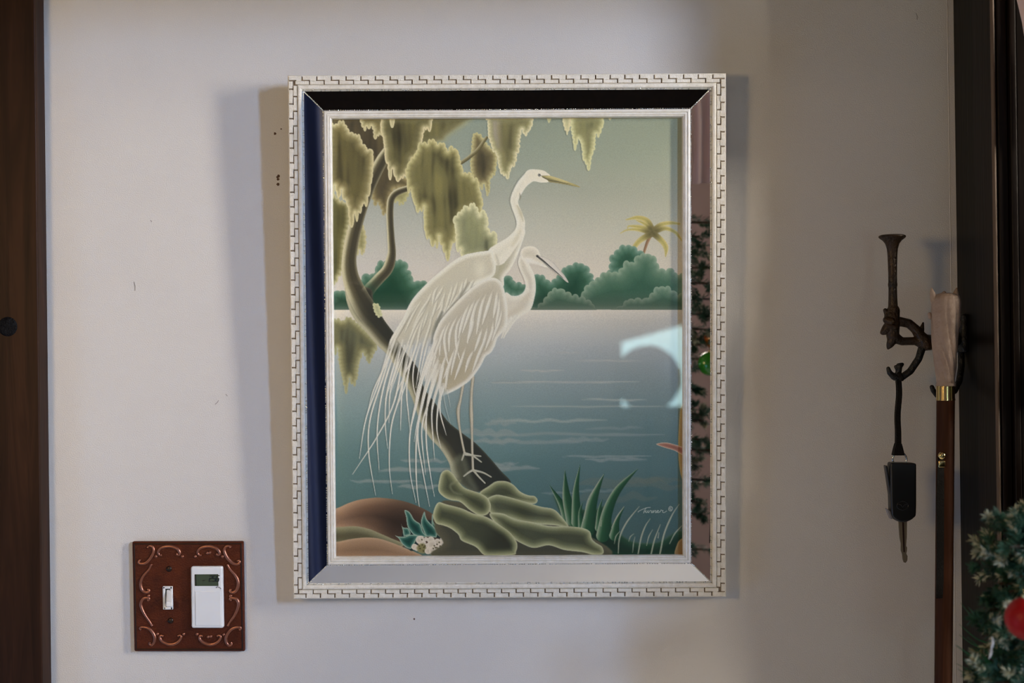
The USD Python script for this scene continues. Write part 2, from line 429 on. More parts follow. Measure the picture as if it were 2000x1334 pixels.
def spline(p, closed=False, n=8):
    p = np.asarray(p, float)
    if len(p) < 3:
        t = np.linspace(0, 1, n * 2)[:, None]
        return p[0] * (1 - t) + p[-1] * t
    q = np.vstack([p[-1], p, p[0], p[1]]) if closed else np.vstack([2 * p[0] - p[1], p, 2 * p[-1] - p[-2]])
    out = []
    for i in range(1, len(q) - 2):
        a, b, c, d = q[i - 1], q[i], q[i + 1], q[i + 2]
        t = np.linspace(0, 1, n, endpoint=False)[:, None]
        out.append(.5 * (2 * b + (c - a) * t + (2 * a - 5 * b + 4 * c - d) * t ** 2 + (3 * b - a - 3 * c + d) * t ** 3))
    if not closed:
        out.append(p[-1:])
    return np.vstack(out)


def sst(a, b, x):
    t = np.clip((x - a) / (b - a), 0, 1)
    return t * t * (3 - 2 * t)


def ramp(stops, x):
    at = [s[0] for s in stops]
    c = np.array([s[1] for s in stops], float)
    return np.stack([np.interp(x, at, c[:, i]) for i in range(3)], -1)


_w = np.random.default_rng(4).uniform(0, 6.28, (12, 2))


def wob(x, y, fx, fy, seed=0):
    """Smooth wandering value in about -1..1."""
    v = 0
    for i in range(4):
        p, q = _w[(i + seed) % 12]
        v = v + np.sin(x * fx * (1 + .37 * i) + p + 1.7 * np.sin(y * fy * (.8 + .3 * i) + q)) / (1 + .5 * i)
    return v / 2


LAYERS = []
GROUP = [0]
GNAMES = ["sheet"]


def group(name):
    GROUP[0] += 1
    GNAMES.append(name)



class Layer:
    def __init__(self, box):
        self.box, self.group = box, GROUP[0]
        LAYERS.append(self)

    def alpha_color(self, x, y):
        raise NotImplementedError


class Fill(Layer):
    """A closed shape. stops: (distance inside the outline, colour). shade(x, y, d, colour) may alter the colour."""

    def __init__(self, k, text, stops, soft=.8, smooth=True, shade=None, opacity=1, poly=None, lobes=None, clip=None, mask=None):
        self.mask = mask
        if poly is None:
            p = pts(k, text)
            p = spline(p, True, 6) if smooth else p
            poly = Polygon(p).buffer(0)
        if lobes:
            poly = scallop(poly, *lobes)
        if clip:
            poly = poly.intersection(shapely.box(*clip))
        if poly.geom_type != "Polygon":
            poly = max(poly.geoms, key=lambda g: g.area)
        self.poly, self.soft, self.stops, self.shade, self.opacity = poly, soft, stops, shade, opacity
        ring = LineString(poly.exterior.coords).segmentize(.7)
        self.tree = cKDTree(np.array(ring.coords))
        b = poly.bounds
        super().__init__((b[0] - soft - 1, b[1] - soft - 1, b[2] + soft + 1, b[3] + soft + 1))

    def alpha_color(self, x, y):
        d, _ = self.tree.query(np.column_stack([x, y]))
        d = np.where(shapely.contains_xy(self.poly, x, y), d, -d)
        c = ramp(self.stops, d)
        if self.shade:
            c = self.shade(x, y, d, c)
        a = sst(-self.soft, self.soft, d) * self.opacity
        return (a * self.mask(x, y) if self.mask else a), c


class Stroke(Layer):
    """A brush stroke along a curve. across: (position from -1 at the left of its direction to 1, colour)."""

    def __init__(self, k, text, width, across, soft=.7, opacity=1, shade=None, line=None, fade=None):
        c = spline(pts(k, text), False, 10) if line is None else np.asarray(line, float)
        c = np.array(LineString(c).segmentize(.6).coords)
        self.t = np.r_[0, np.cumsum(np.linalg.norm(np.diff(c, axis=0), axis=1))]
        self.t /= self.t[-1]
        w = np.atleast_1d(np.asarray(width, float))
        self.half = np.interp(self.t, np.linspace(0, 1, len(w)), w) / 2
        g = np.gradient(c, axis=0)
        g /= np.linalg.norm(g, axis=1, keepdims=True) + 1e-9
        self.nrm = np.column_stack([-g[:, 1], g[:, 0]])
        self.c, self.tree, self.across, self.soft, self.opacity, self.shade, self.fade = c, cKDTree(c), across, soft, opacity, shade, fade
        m = self.half.max() + soft + 1
        super().__init__((*(c.min(0) - m), *(c.max(0) + m)))

    def alpha_color(self, x, y):
        P = np.column_stack([x, y])
        d, i = self.tree.query(P)
        h = self.half[i]
        s = np.clip(((P - self.c[i]) * self.nrm[i]).sum(1) / np.maximum(h, .3), -1, 1)
        c = ramp(self.across, s)
        if self.shade:
            c = self.shade(x, y, self.t[i], c)
        a = sst(-self.soft, self.soft, h - d) * self.opacity
        if self.fade is not None:
            a = a * np.interp(self.t[i], np.linspace(0, 1, len(self.fade)), self.fade)
        return a, c


def scallop(poly, step, rx, ry_top, ry_low, seed):
    """Adds a row of rounded lobes to an outline; lobes on its under side hang down as drips."""
    r = np.random.default_rng(seed)
    ring = LineString(poly.exterior.coords)
    parts, s = [poly], 0.0
    while s < ring.length:
        a, b = np.array(ring.interpolate(s).coords[0]), np.array(ring.interpolate(s + .8).coords[0])
        t = (b - a) / (np.linalg.norm(b - a) + 1e-9)
        n = np.array([t[1], -t[0]])
        if poly.contains(Point(*(a + n * 1.5))):
            n = -n
        low = max(0., n[1])
        ry = (ry_top + (ry_low - ry_top) * low) * r.uniform(.75, 1.3)
        w = rx * r.uniform(.8, 1.2)
        e = affinity.scale(Point(*(a - n * w * .45 + [0, ry * low * .45])).buffer(1, 10), w, ry)
        parts.append(e)
        s += step * r.uniform(.85, 1.25)
    return unary_union(parts)


def ink(x, y, last=None):
    """Ink colour (sRGB, 0-255) at sheet positions, using the layers before number LAST."""
    out = np.zeros((len(x), 3))
    for L in LAYERS[:last]:
        b = L.box
        m = (x > b[0]) & (x < b[2]) & (y > b[1]) & (y < b[3])
        if m.any():
            a, c = L.alpha_color(x[m], y[m])
            out[m] = out[m] * (1 - a[:, None]) + c * a[:, None]
    return out


class Sky(Layer):
    def __init__(self):
        super().__init__((0, 0, 2000, 1400))

    def alpha_color(self, x, y):
        c = ramp([(228, (142, 152, 140)), (300, (152, 161, 149)), (380, (168, 171, 160)), (450, (190, 189, 178)), (520, (212, 204, 194)), (590, (228, 216, 204)), (606, (230, 219, 208))], y)
        c = c + ((x[:, None] - 1000) / 340) * np.array([[4, 1, -6]]) + 2 * wob(x, y, .012, .01)[:, None]
        return np.ones(len(x)), c


class Water(Layer):
    def __init__(self):
        super().__init__((0, 604, 2000, 1400))

    def alpha_color(self, x, y):
        c = ramp([(604, (236, 226, 214)), (630, (212, 207, 200)), (680, (182, 186, 188)), (750, (152, 166, 168)), (830, (122, 147, 149)), (900, (99, 129, 131)), (960, (86, 117, 118)), (1083, (76, 105, 104))], y)
        k = sst(960, 1300, x)[:, None]
        c = c * (1 - .10 * k) + 2.5 * wob(y, x, .03, .008, 3)[:, None]
        return sst(604.2, 606, y), c


Sky()
Water()
# ripples on the water
RIP = [(4, 400, 238, 66, 5, .5), (4, 610, 278, 180, 7, .45), (4, 265, 332, 115, 8, .5), (4, 385, 391, 385, 9, .45), (4, 640, 482, 170, 10, .35), (4, 500, 517, 400, 8, .35), (4, 300, 592, 300, 16, .3),
       (4, 640, 630, 150, 14, .25), (4, 400, 662, 500, 16, .35), (4, 230, 697, 280, 22, .35), (4, 480, 690, 130, 22, .3), (4, 600, 778, 230, 10, .45), (4, 650, 797, 160, 18, .4), (4, 120, 840, 130, 22, .4), (4, 60, 815, 80, 14, .35),
       (4, 720, 925, 270, 55, .2), (4, 840, 900, 150, 30, .2), (4, 620, 990, 240, 40, .16), (4, 350, 968, 90, 12, .3), (4, 560, 955, 120, 16, .25),
       (3, 500, 802, 120, 20, .42), (3, 480, 850, 215, 24, .42), (3, 300, 905, 185, 16, .42), (3, 480, 935, 115, 22, .4), (3, 900, 600, 80, 30, .35), (3, 840, 655, 150, 36, .35), (3, 880, 700, 120, 26, .35), (3, 930, 385, 80, 9, .4), (3, 900, 825, 70, 26, .4)]
group("ripple")
for k, x, y, hw, h, op in RIP:
    n = 9
    tx = np.linspace(-1, 1, n)
    rr = np.random.default_rng(int(x * 7 + y))
    line = pts(k, " ".join(f"{x + hw * t},{y + h * .35 * rr.uniform(-1, 1)}" for t in tx))
    col = (190, 188, 180) if k == 4 and y < 600 else (152, 160, 158)
    if h > 29 and k == 4 and y > 850:
        col = (120, 122, 108)
    Stroke(0, "", h / GRIDS[k][2] * np.array([.2, .7, 1, .8, 1, .75, 1, .6, .2]), [(-1, col), (1, col)], soft=1.4, opacity=min(op * 1.6, .8), line=spline(line, False, 6))

# far shrubs
GREEN = [(0, (134, 160, 142)), (2, (120, 150, 132)), (7, (84, 122, 102)), (16, (50, 92, 70)), (34, (24, 70, 50)), (60, (14, 58, 40))]
PALE = [(0, (150, 168, 146)), (2, (136, 158, 136)), (8, (104, 134, 112)), (20, (76, 112, 90)), (40, (54, 94, 74))]


def low_dark(x, y, d, c):
    return c * (1 - .28 * sst(560, 606, y))[:, None]


group("painted_shrub")
BUMP = (13, 8, 8, 5)
SHORE = (640, 200, 1345, 605)
Fill(1, "30,1236 30,1132 60,1108 100,1112 140,1140 200,1090 205,1045 232,1015 275,1008 305,978 312,945 350,925 400,932 440,920 478,935 495,980 515,1002 520,1042 545,1052 590,1048 606,1062 560,1140 500,1236", GREEN, lobes=(*BUMP, 1), clip=SHORE, smooth=False, shade=low_dark)
group("painted_shrub")
Fill(2, "60,1065 75,1025 105,1020 130,1052 150,1068 180,1062 208,1082 200,1112 170,1130 110,1130 75,1110", GREEN, lobes=(*BUMP, 2), clip=SHORE, smooth=False)
group("painted_shrub")
Fill(2, "225,1228 258,1030 290,1010 330,1035 352,1055 380,1050 420,1015 445,985 482,955 540,945 588,962 612,1002 630,1032 620,1150 560,1228", GREEN, lobes=(*BUMP, 3), clip=SHORE, smooth=False, shade=low_dark)
group("painted_palm")
Stroke(2, "1000,740 968,800 944,872", [7, 4.5], [(-1, (176, 140, 110)), (1, (120, 92, 66))])
for line, w in [("1000,735 965,672 905,652 835,664", [12, 11, 8, 2]), ("995,738 925,712 855,704 845,718", [12, 10, 6, 2]), ("985,742 900,725 840,728 800,748", [10, 7, 4, 1.5]), ("990,752 925,790 885,835 864,885", [13, 11, 9, 2]),
                ("1005,732 1050,696 1110,684 1165,690", [12, 9, 7, 4]), ("1010,735 1080,718 1140,742 1160,765 1185,800", [12, 9, 7, 6, 2]), ("1008,752 1060,800 1082,840 1080,892", [12, 11, 10, 2]), ("985,720 950,690 900,668", [9, 6, 2])]:
    Stroke(2, line, w, [(-1, (214, 196, 130)), (0, (178, 166, 98)), (1, (205, 188, 124))], soft=1.4,
           shade=lambda x, y, t, c: c * (1 - t[:, None]) ** 0 * (.0 + 1) * (1 - .42 * (1 - sst(0, .45, t)))[:, None])
group("painted_shrub")
Fill(2, "740,995 742,905 778,865 810,840 850,835 902,855 940,872 930,940 850,980 800,1000", GREEN, lobes=(*BUMP, 4), clip=SHORE, smooth=False)
group("painted_shrub")
Fill(2, "262,1228 500,1228 560,1150 590,1085 640,1045 680,1015 720,1000 790,994 830,940 880,935 910,895 960,880 1010,910 1035,972 1070,990 1110,974 1140,1004 1200,1014 1200,1228", PALE, lobes=(*BUMP, 5), clip=SHORE, smooth=False, shade=low_dark)
group("painted_shrub")
Fill(2, "266,1228 310,1185 348,1152 372,1114 430,1096 470,1120 520,1146 565,1160 610,1180 640,1228", PALE, lobes=(*BUMP, 6), clip=SHORE, smooth=False, shade=low_dark)
group("painted_shrub")
Fill(2, "766,1228 812,1198 852,1165 900,1160 940,1170 990,1136 1022,1096 1080,1086 1120,1106 1150,1136 1200,1125 1200,1228", PALE, lobes=(*BUMP, 7), clip=SHORE, smooth=False, shade=low_dark)


# hanging moss
def moss_shade(seed, dark=.30, low=0):
    def f(x, y, d, c):
        k = sst(6, 22, d)
        v = .65 * wob(x, y, .085, .018, seed) + .35 * wob(x, y, .3, .02, seed + 5)
        v = v + .35 * wob(y, x, .05, .02, seed + 2)
        c = c * (1 - .10 * sst(3, 12, d))[:, None]
        c = c * (1 - 1.25 * dark * k * np.clip(v, 0, 1))[:, None]
        return c + (k * np.clip(-v, 0, 1))[:, None] * np.array([[20, 18, 8]])
    return f


def moss_stops(rim, mid, core):
    mid, core = [m + (q - m) * .12 + w for m, q, w in zip(mid, core, (-4, -3, 4))], [c + w for c, w in zip(core, (-10, -7, 3))]
    return [(0, rim), (1.4, rim), (4.5, [.5 * a + .5 * b for a, b in zip(rim, mid)]), (9, mid), (20, core), (60, core)]


OLIVE = moss_stops((214, 204, 164), (160, 148, 98), (116, 106, 62))
LOBE = (8.5, 4.6, 7, 17)
group("painted_moss")
Fill(1, "30,30 330,30 420,330 505,425 500,470 410,475 375,585 345,615 322,560 290,555 268,480 250,300 30,140", moss_stops((172, 158, 114), (124, 112, 74), (100, 88, 58)), soft=2, shade=moss_shade(1, .2), lobes=(9, 3.5, 4, 7, 11))
Fill(1, "410,500 500,485 492,525 465,562 440,552 415,540", moss_stops((190, 184, 134), (160, 154, 104), (146, 140, 92)), soft=2, lobes=(8, 3, 3, 5, 12))
Fill(1, "560,25 880,25 850,75 800,110 745,150 705,185 540,200", moss_stops((160, 160, 128), (142, 136, 92), (132, 124, 76)), soft=9, shade=moss_shade(2, .2))
group("painted_moss")
Fill(1, "15,545 80,550 128,575 132,680 105,800 92,960 52,1035 15,1035", moss_stops((196, 190, 150), (126, 120, 72), (98, 94, 50)), soft=1.6, shade=moss_shade(3), lobes=(9, 3.6, 4, 8, 13))
Fill(1, "200,680 226,722 236,780 232,830 220,868 200,850 180,840", moss_stops((200, 192, 148), (150, 144, 96), (128, 122, 76)), soft=1.6, lobes=(9, 3, 4, 6, 14))
group("painted_moss")
Fill(3, "20,80 55,66 80,74 98,58 130,66 250,180 244,225 214,275 190,235 166,268 150,375 132,385 112,370 98,420 86,400 74,345 60,280 54,215 20,200", moss_stops((176, 172, 132), (140, 136, 92), (118, 116, 82)), soft=1.4, shade=moss_shade(4), lobes=(8, 3.2, 4, 9, 15))

# the tree
TRUNK = [(-1, (214, 206, 178)), (-.72, (196, 188, 156)), (-.38, (104, 98, 76)), (.1, (66, 62, 48)), (.62, (70, 66, 52)), (.9, (124, 118, 96)), (1, (150, 144, 118))]
group("painted_tree")
Stroke(1, "830,310 880,275 930,230 985,155", [6.5, 7, 6.5, 5.5], [(-1, (190, 182, 148)), (0, (110, 102, 70)), (1, (84, 78, 52))])
Stroke(1, "590,125 612,90 645,36", [4, 5, 4], [(-1, (190, 186, 150)), (1, (150, 142, 104))])
BOLE = "93,1030 98,1080 108,1130 132,1220 170,1290 215,1340"
lower = np.vstack([pts(1, "120,1060 112,1140 134,1220 172,1290 212,1334"), pts(3, "200,130 260,200 310,248 352,312 402,392 442,482 484,600 532,680 588,740 632,812 655,880 760,960 880,940 955,915 900,850 840,780 770,708 690,648 622,590 560,500 502,420 470,320 402,230 370,180 345,135 290,60 262,-5"), pts(1, "285,1190 280,1140 262,1090")])


def bole(x, y, d, c):
    # the left edge of the bole is rubbed pale, the rest dark
    left = cKDTree(spline(np.vstack([pts(1, "88,960 92,1030 112,1140 134,1220 172,1290 212,1334"), pts(3, "200,130 260,200 310,248 352,312 402,392 442,482 484,600 532,680 588,740 632,812 655,880")]), False, 20))
    e, _ = left.query(np.column_stack([x, y]))
    k = sst(520, 700, y)
    body = ramp([(0, (208, 202, 176)), (4, (186, 180, 152)), (13, (88, 85, 68)), (22, (50, 51, 43)), (60, (44, 48, 43))], e * (1 + .0 * k))
    rim = 1 - sst(0, 5, d)
    return body * (1 - .3 * rim[:, None]) + .3 * rim[:, None] * np.array([[130, 126, 106]])


Fill(0, "", [(0, (90, 86, 70))], poly=Polygon(spline(lower, True, 6)).buffer(0), shade=bole, soft=1)
Stroke(1, "395,215 335,300 275,420 225,545 180,680 150,800 133,920 143,1020 178,1110 225,1200 290,1290", [22, 24, 24, 23, 24, 26, 27, 28, 32, 38, 42, 42], [(s, c) for s, c in reversed([(-a, b) for a, b in TRUNK])], fade=[1] * 9 + [1, .8, .4, 0])
RIGHT_ARM = "235,1130 268,1085 318,1030 372,968 397,880 393,780 387,680 386,600 395,535 432,494 515,464"
Stroke(1, RIGHT_ARM, [26, 22, 21, 21, 16, 14.5, 14, 14, 14, 13, 11], TRUNK, fade=[0, .7] + [1] * 9)
Fill(1, "283,1192 300,1184 318,1194 328,1230 334,1260 310,1262 290,1226", moss_stops((206, 206, 166), (170, 170, 126), (150, 150, 106)), soft=1, lobes=(7, 2.4, 3, 3, 16))
Fill(3, "640,852 655,800 690,770 720,800 745,880 780,950 740,960 690,930", [(0, (150, 154, 128)), (14, (96, 100, 82))], soft=7, opacity=.5)

group("painted_moss")
Fill(1, "210,25 350,25 340,125 312,122 292,155 280,95 255,80 226,92", OLIVE, soft=1, lobes=(8, 3.4, 4, 8, 17), shade=moss_shade(5))
group("painted_moss")
Fill(1, "15,100 40,85 75,62 108,78 125,112 150,130 195,155 208,182 235,215 250,245 266,232 278,262 276,340 268,420 250,440 248,515 225,535 206,590 190,585 165,595 150,655 136,635 130,560 90,480 66,495 50,455 15,420", OLIVE, soft=.9, lobes=(*LOBE, 18), shade=moss_shade(6))
group("painted_moss")
Fill(1, "355,25 640,25 602,60 590,118 575,186 555,216 550,290 530,285 500,325 482,350 468,345 440,390 425,365 410,345 386,365 378,325 375,240 362,228 354,180", moss_stops((222, 210, 172), (150, 142, 94), (112, 104, 62)), soft=.9, lobes=(*LOBE, 19), shade=moss_shade(7))
Fill(1, "385,28 416,28 411,82 399,96 388,78", moss_stops((216, 206, 166), (190, 180, 134), (170, 160, 110)), soft=.8)
group("painted_moss")
Fill(1, "905,138 945,138 990,200 1042,250 1046,300 1036,375 1008,395 1002,480 988,500 975,445 942,450 902,398 888,330 892,250", moss_stops((196, 188, 140), (138, 126, 84), (104, 94, 60)), soft=1, lobes=(8, 3, 4, 7, 20), shade=moss_shade(8))
Stroke(1, "830,310 880,275 930,230 985,155", [6.5, 7, 6.5, 5.5], [(-1, (186, 178, 146)), (0, (122, 114, 82)), (1, (86, 80, 54))])
group("painted_moss")
Fill(1, "500,330 520,292 560,240 568,198 610,198 650,175 680,198 718,198 740,240 764,215 780,232 800,240 815,292 826,325 842,375 880,382 905,415 930,430 938,480 952,525 955,585 935,615 900,600 802,650 800,700 788,775 770,790 758,830 722,830 710,785 690,765 670,768 642,765 622,735 604,700 600,560 575,560 560,585 542,550 522,480 512,425 496,415 488,362", moss_stops((208, 200, 152), (160, 152, 98), (134, 126, 76)), soft=.9, lobes=(*LOBE, 21), shade=moss_shade(9, .42))
group("painted_moss")
Fill(2, "-12,25 240,25 230,105 206,130 190,105 176,150 170,225 156,255 150,305 130,315 112,360 98,395 86,370 62,365 46,318 30,240 15,240 2,200 -15,150 -20,60", moss_stops((220, 212, 176), (164, 158, 108), (140, 132, 84)), soft=.9, lobes=(8, 3.4, 4, 8, 22),
     shade=lambda x, y, d, c: moss_shade(10, .2)(x, y, d, c) * (1 - .0 * d)[:, None] + (sst(4, 14, d) * (1 - sst(965, 985, x)))[:, None] * np.array([[22, 20, 44]]))
group("painted_moss")
Fill(2, "505,25 685,25 670,125 645,138 638,228 624,236 612,320 600,330 590,290 572,290 560,200 545,150 522,200 508,168", moss_stops((214, 210, 164), (170, 166, 114), (150, 146, 96)), soft=1, lobes=(8, 3, 4, 8, 23), shade=moss_shade(11, .25))
Fill(2, "443,30 490,30 482,108 466,118 450,84", moss_stops((222, 212, 172), (190, 184, 136), (170, 164, 112)), soft=.9, lobes=(7, 2, 2, 4, 24))
Fill(2, "343,28 372,28 356,66", [(0, (196, 192, 150))], soft=1)
Fill(2, "723,28 744,28 735,50", [(0, (206, 198, 160))], soft=1)
group("painted_moss")
Fill(1, "782,668 800,652 815,630 835,618 850,590 870,598 890,575 920,588 935,622 942,655 960,608 983,642 990,690 984,718 1008,745 1038,748 1046,785 1042,850 1000,885 900,890 835,900 826,800 802,786 796,705", moss_stops((222, 218, 180), (186, 184, 138), (160, 160, 116)), soft=.9, lobes=(*LOBE, 25), shade=moss_shade(6, .22))

# egrets
WHITE = [(0, (240, 236, 226)), (2.5, (234, 229, 217)), (8, (206, 199, 182)), (24, (198, 191, 172))]
group("painted_egret")
Fill(5, "935,-5 850,30 800,80 740,125 690,145 560,165 480,185 400,230 300,310 230,370 160,440 100,510 60,580 30,650 -20,730 -80,850 -60,990 60,1040 170,980 240,850 300,760 560,600 760,440 780,350 832,280 872,200 908,110", WHITE,
     shade=lambda x, y, d, c: c + (sst(4, 14, d) * sst(958, 968, x) * (1 - sst(-.1, .9, (x - 950) / 50 - (y - 455) / 120)))[:, None] * np.array([[-22, -20, -26]]), mask=lambda x, y: 1 - sst(-14, 30, (y - 655) + (x - 800) * .25))
Stroke(6, "285,160 205,235 148,330 122,400 132,460 160,530 182,600 182,660 160,720 110,790 40,860 -40,930", [23, 19, 18, 16.5, 14, 15, 16, 17, 21, 26, 34, 40], [(-1, (236, 232, 222)), (-.4, (232, 226, 212)), (.5, (224, 217, 202)), (1, (236, 230, 218))][::-1] if False else [(-1, (238, 232, 220)), (0, (226, 220, 205)), (1, (236, 232, 222))], soft=1)
Stroke(6, "172,335 178,365 172,398", [1, 3.2, 1], [(-1, (120, 116, 100)), (1, (150, 146, 130))], soft=1.5, opacity=.8)
Stroke(6, "150,455 180,520 205,600", [3, 7, 2], [(-1, (186, 178, 148)), (1, (196, 188, 160))], soft=2.5, opacity=.7)
Stroke(6, "180,690 150,760 100,840", [3, 8, 4], [(-1, (200, 192, 168)), (1, (206, 198, 174))], soft=3.5, opacity=.5)
Fill(6, "215,200 232,130 272,106 330,103 400,114 440,138 466,162 462,200 455,224 380,230 305,218 262,245 225,270", [(0, (240, 234, 220)), (3, (238, 231, 216)), (12, (232, 224, 206))], soft=.9)
Fill(6, "385,168 455,163 560,193 640,222 720,253 758,277 700,266 600,247 520,234 458,226 440,205 410,190", [(0, (150, 142, 104)), (4, (140, 132, 92))], soft=.6, shade=lambda x, y, d, c: c + (1 - sst(-.5, 1.6, y - (343.5 + (x - 1060) * .31)))[:, None] * np.array([[52, 48, 36]]) - sst(1100, 1130, x)[:, None] * 34.)
Stroke(6, "395,178 460,208 560,226 660,243", [1.2, 1.4, 1.0, .6], [(-1, (84, 78, 56)), (1, (84, 78, 56))], soft=.6)
Fill(0, "", [(0, (92, 92, 90)), (1.6, (120, 120, 118)), (2.4, (206, 206, 202))], poly=Point(980 + 362 / 4.94, 310 + 158 / 4.94).buffer(2.7), soft=.6)
Fill(0, "", [(0, (60, 58, 56))], poly=Point(980 + 366 / 4.94, 310 + 157 / 4.94).buffer(1.0), soft=.5)
Stroke(6, "376,162 405,168 440,165", [1.1, 1.2, .8], [(-1, (110, 106, 84)), (1, (110, 106, 84))], soft=.6, opacity=.8)
# wing of the rear egret
Fill(5, "690,152 640,158 560,170 480,192 400,237 300,317 230,377 100,517 30,657 -20,737 -70,850 40,960 250,800 350,600 540,420 640,372 705,332 719,262 706,212", [(0, (240, 237, 228)), (3, (232, 228, 216)), (9, (206, 199, 181)), (26, (204, 198, 181))], soft=1,
     shade=lambda x, y, d, c: c + np.exp(-(((x - 938) / 11) ** 2 + ((y - 528) / 18) ** 2))[:, None] * 18., mask=lambda x, y: 1 - sst(-14, 30, (y - 655) + (x - 800) * .25))
Stroke(5, "718,180 735,250 722,320 700,345", [2, 5, 5, 2], [(-1, (186, 180, 160)), (1, (200, 194, 174))], soft=2.5, opacity=.65)
PLUME = [(-1, (150, 144, 128)), (-.6, (200, 194, 178)), (.2, (228, 224, 212)), (.7, (236, 232, 222)), (1, (206, 200, 186))]


def feathers(k, lines, w=6.0, cols=PLUME, soft=1.0, op=.95):
    for ln in lines:
        p = pts(k, ln)
        Stroke(0, "", np.array([.15, .8, 1, .85, .25]) * w, cols, soft=soft, opacity=op, line=spline(p, False, 10), fade=[0, .8, 1, 1, 1])


feathers(5, ["560,360 535,400 520,440", "510,340 492,400 465,475", "478,365 462,430 440,520", "440,365 415,450 372,560", "400,390 378,480 340,600"], 7)
feathers(5, ["345,440 330,500 305,560 275,600", "335,400 300,470 255,540", "300,405 265,460 245,560", "330,490 315,580 275,680", "290,500 262,590 240,660"], 6.5)
feathers(5, ["250,440 215,520 160,640", "240,600 232,690 190,825", "225,570 190,680 140,800", "200,600 160,720 130,860", "250,470 170,590 100,720", "180,500 110,610 40,760", "150,520 70,640 -10,790", "120,540 40,680 -50,860", "210,560 130,690 60,850", "240,680 205,780 170,900", "180,640 120,760 60,930", "90,600 20,720 -70,880"], 6)
Stroke(5, "520,390 470,470 380,590 320,660 280,720", [2, 7, 8, 9, 5], [(-1, (140, 136, 124)), (1, (120, 116, 104))], soft=3, opacity=.55)
Stroke(5, "320,610 285,690 255,770 240,840", [4, 9, 7, 2], [(-1, (104, 104, 96)), (1, (90, 92, 84))], soft=3, opacity=.6)
FINE = [(-1, (240, 236, 228)), (.3, (234, 229, 220)), (1, (206, 200, 188))]
REAR = ["330,170 270,380 200,580 165,788", "345,180 290,360 222,580 214,760 250,980", "400,200 350,480 260,670 130,870", "360,190 290,420 258,640 268,848", "420,200 380,440 332,620 321,820 337,972", "375,200 310,440 300,600 312,735",
        "400,200 330,420 319,602", "430,210 390,420 379,642", "440,200 412,420 421,560 429,645", "460,200 430,300 400,420 360,520", "480,190 450,300 445,400 470,500", "500,180 478,300 460,420", "350,170 300,300 240,430 210,540", "390,170 350,330 300,480", "520,180 490,310 475,380", "470,170 440,260 380,400 350,470", "420,180 370,320 330,440"]
for ln in REAR:
    Stroke(3, ln, [4.2, 3.4, 2.6, 2, .9], FINE, soft=.75, fade=[.4, 1, 1, 1, .9])
LEG = [(-1, (126, 122, 108)), (-.5, (206, 198, 180)), (.4, (196, 186, 166)), (1, (116, 112, 98))]
group("painted_egret")
# legs and feet of the front egret
Stroke(3, "706,400 692,480 680,540 686,620 700,700 713,760", [6.5, 5, 8, 4.6, 4.4, 4.6], LEG)
Stroke(3, "757,365 750,440 748,530 751,620 753,740 757,850", [7, 5.6, 8, 5, 4.8, 5], LEG)
for ln in ["713,758 706,776 699,796", "713,760 752,772 800,806", "720,768 760,772 797,776", "757,848 735,860 709,880", "757,848 786,882 819,916", "762,850 810,862 851,884"]:
    Stroke(3, ln, [4.4, 3.4, 2.6], [(-1, (206, 202, 186)), (1, (176, 172, 154))], soft=.7)
FRONT = "700,353 640,365 560,410 480,480 400,560 330,640 290,700 255,790 250,840 215,930 190,1000 160,1060 170,1110 240,1250 300,1240 370,1212 430,1182 480,1150 520,1120 570,1060 610,1000 640,940 680,910 710,860 730,800 772,750 800,700 805,600 788,480 770,410 740,370"
NECK = "905,185 885,240 905,300 930,360 940,410 925,455 890,482 840,488 785,470 760,650 780,740 800,765 842,692 900,640 975,590 1006,500 1016,420 1006,340 980,280 942,212"
Fill(5, NECK, [(0, (240, 236, 226)), (3, (234, 228, 216)), (12, (218, 210, 196))], soft=1)
Stroke(5, "905,220 930,300 965,365 975,430", [4, 9, 8, 4], [(-1, (198, 188, 172)), (1, (204, 196, 180))], soft=4, opacity=.55)
Stroke(5, "960,480 900,570 830,620 790,640", [8, 14, 12, 6], [(-1, (206, 196, 178)), (1, (206, 196, 178))], soft=5, opacity=.6)
for q in ["860,640 820,700 775,800", "880,640 840,690 812,740", "830,650 790,720 760,800"]:
    Stroke(5, q, [6, 5, 2], [(-1, (238, 234, 226)), (1, (218, 212, 200))], soft=1)
Fill(6, "180,915 200,868 250,846 310,850 352,882 372,930 420,1000 455,1045 400,1040 330,1010 270,985 225,985 195,965", [(0, (240, 234, 224)), (4, (226, 218, 204)), (12, (212, 204, 188))], soft=1.2)
Fill(6, "222,962 262,958 330,985 420,1035 360,1025 290,1010 240,1010", [(0, (236, 230, 222)), (6, (240, 236, 230))], soft=3, opacity=.8)
Fill(6, "333,928 370,935 440,960 500,1002 560,1072 610,1132 644,1191 622,1188 560,1132 500,1088 430,1032 380,985 350,958", [(0, (150, 146, 138)), (3, (176, 172, 166))], soft=.6,
     shade=lambda x, y, d, c: c + (1 - sst(-1, 1.2, (y - 500.5) - (x - 1048) * .86))[:, None] * np.array([[44., 40, 38]]))
Stroke(6, "338,938 400,985 470,1045 540,1105 590,1150", [3.4, 3, 2, 1.6, .8], [(-1, (84, 82, 78)), (1, (70, 70, 66))], soft=.7)
Fill(0, "", [(0, (70, 70, 68)), (2, (52, 52, 50))], poly=Point(980 + 345 / 4.94, 310 + 941 / 4.94).buffer(2.2), soft=.7)
Fill(5, FRONT, [(0, (244, 241, 233)), (2.5, (234, 229, 220)), (8, (206, 198, 182)), (24, (194, 186, 169))], soft=1,
     shade=lambda x, y, d, c: c + (sst(3, 10, d) * sst(640, 760, y + (x - 880) * .2))[:, None] * np.array([[-14., -18, -26]]),
     mask=lambda x, y: 1 - sst(-12, 26, (y - 735) - (x - 845) * 1.1))
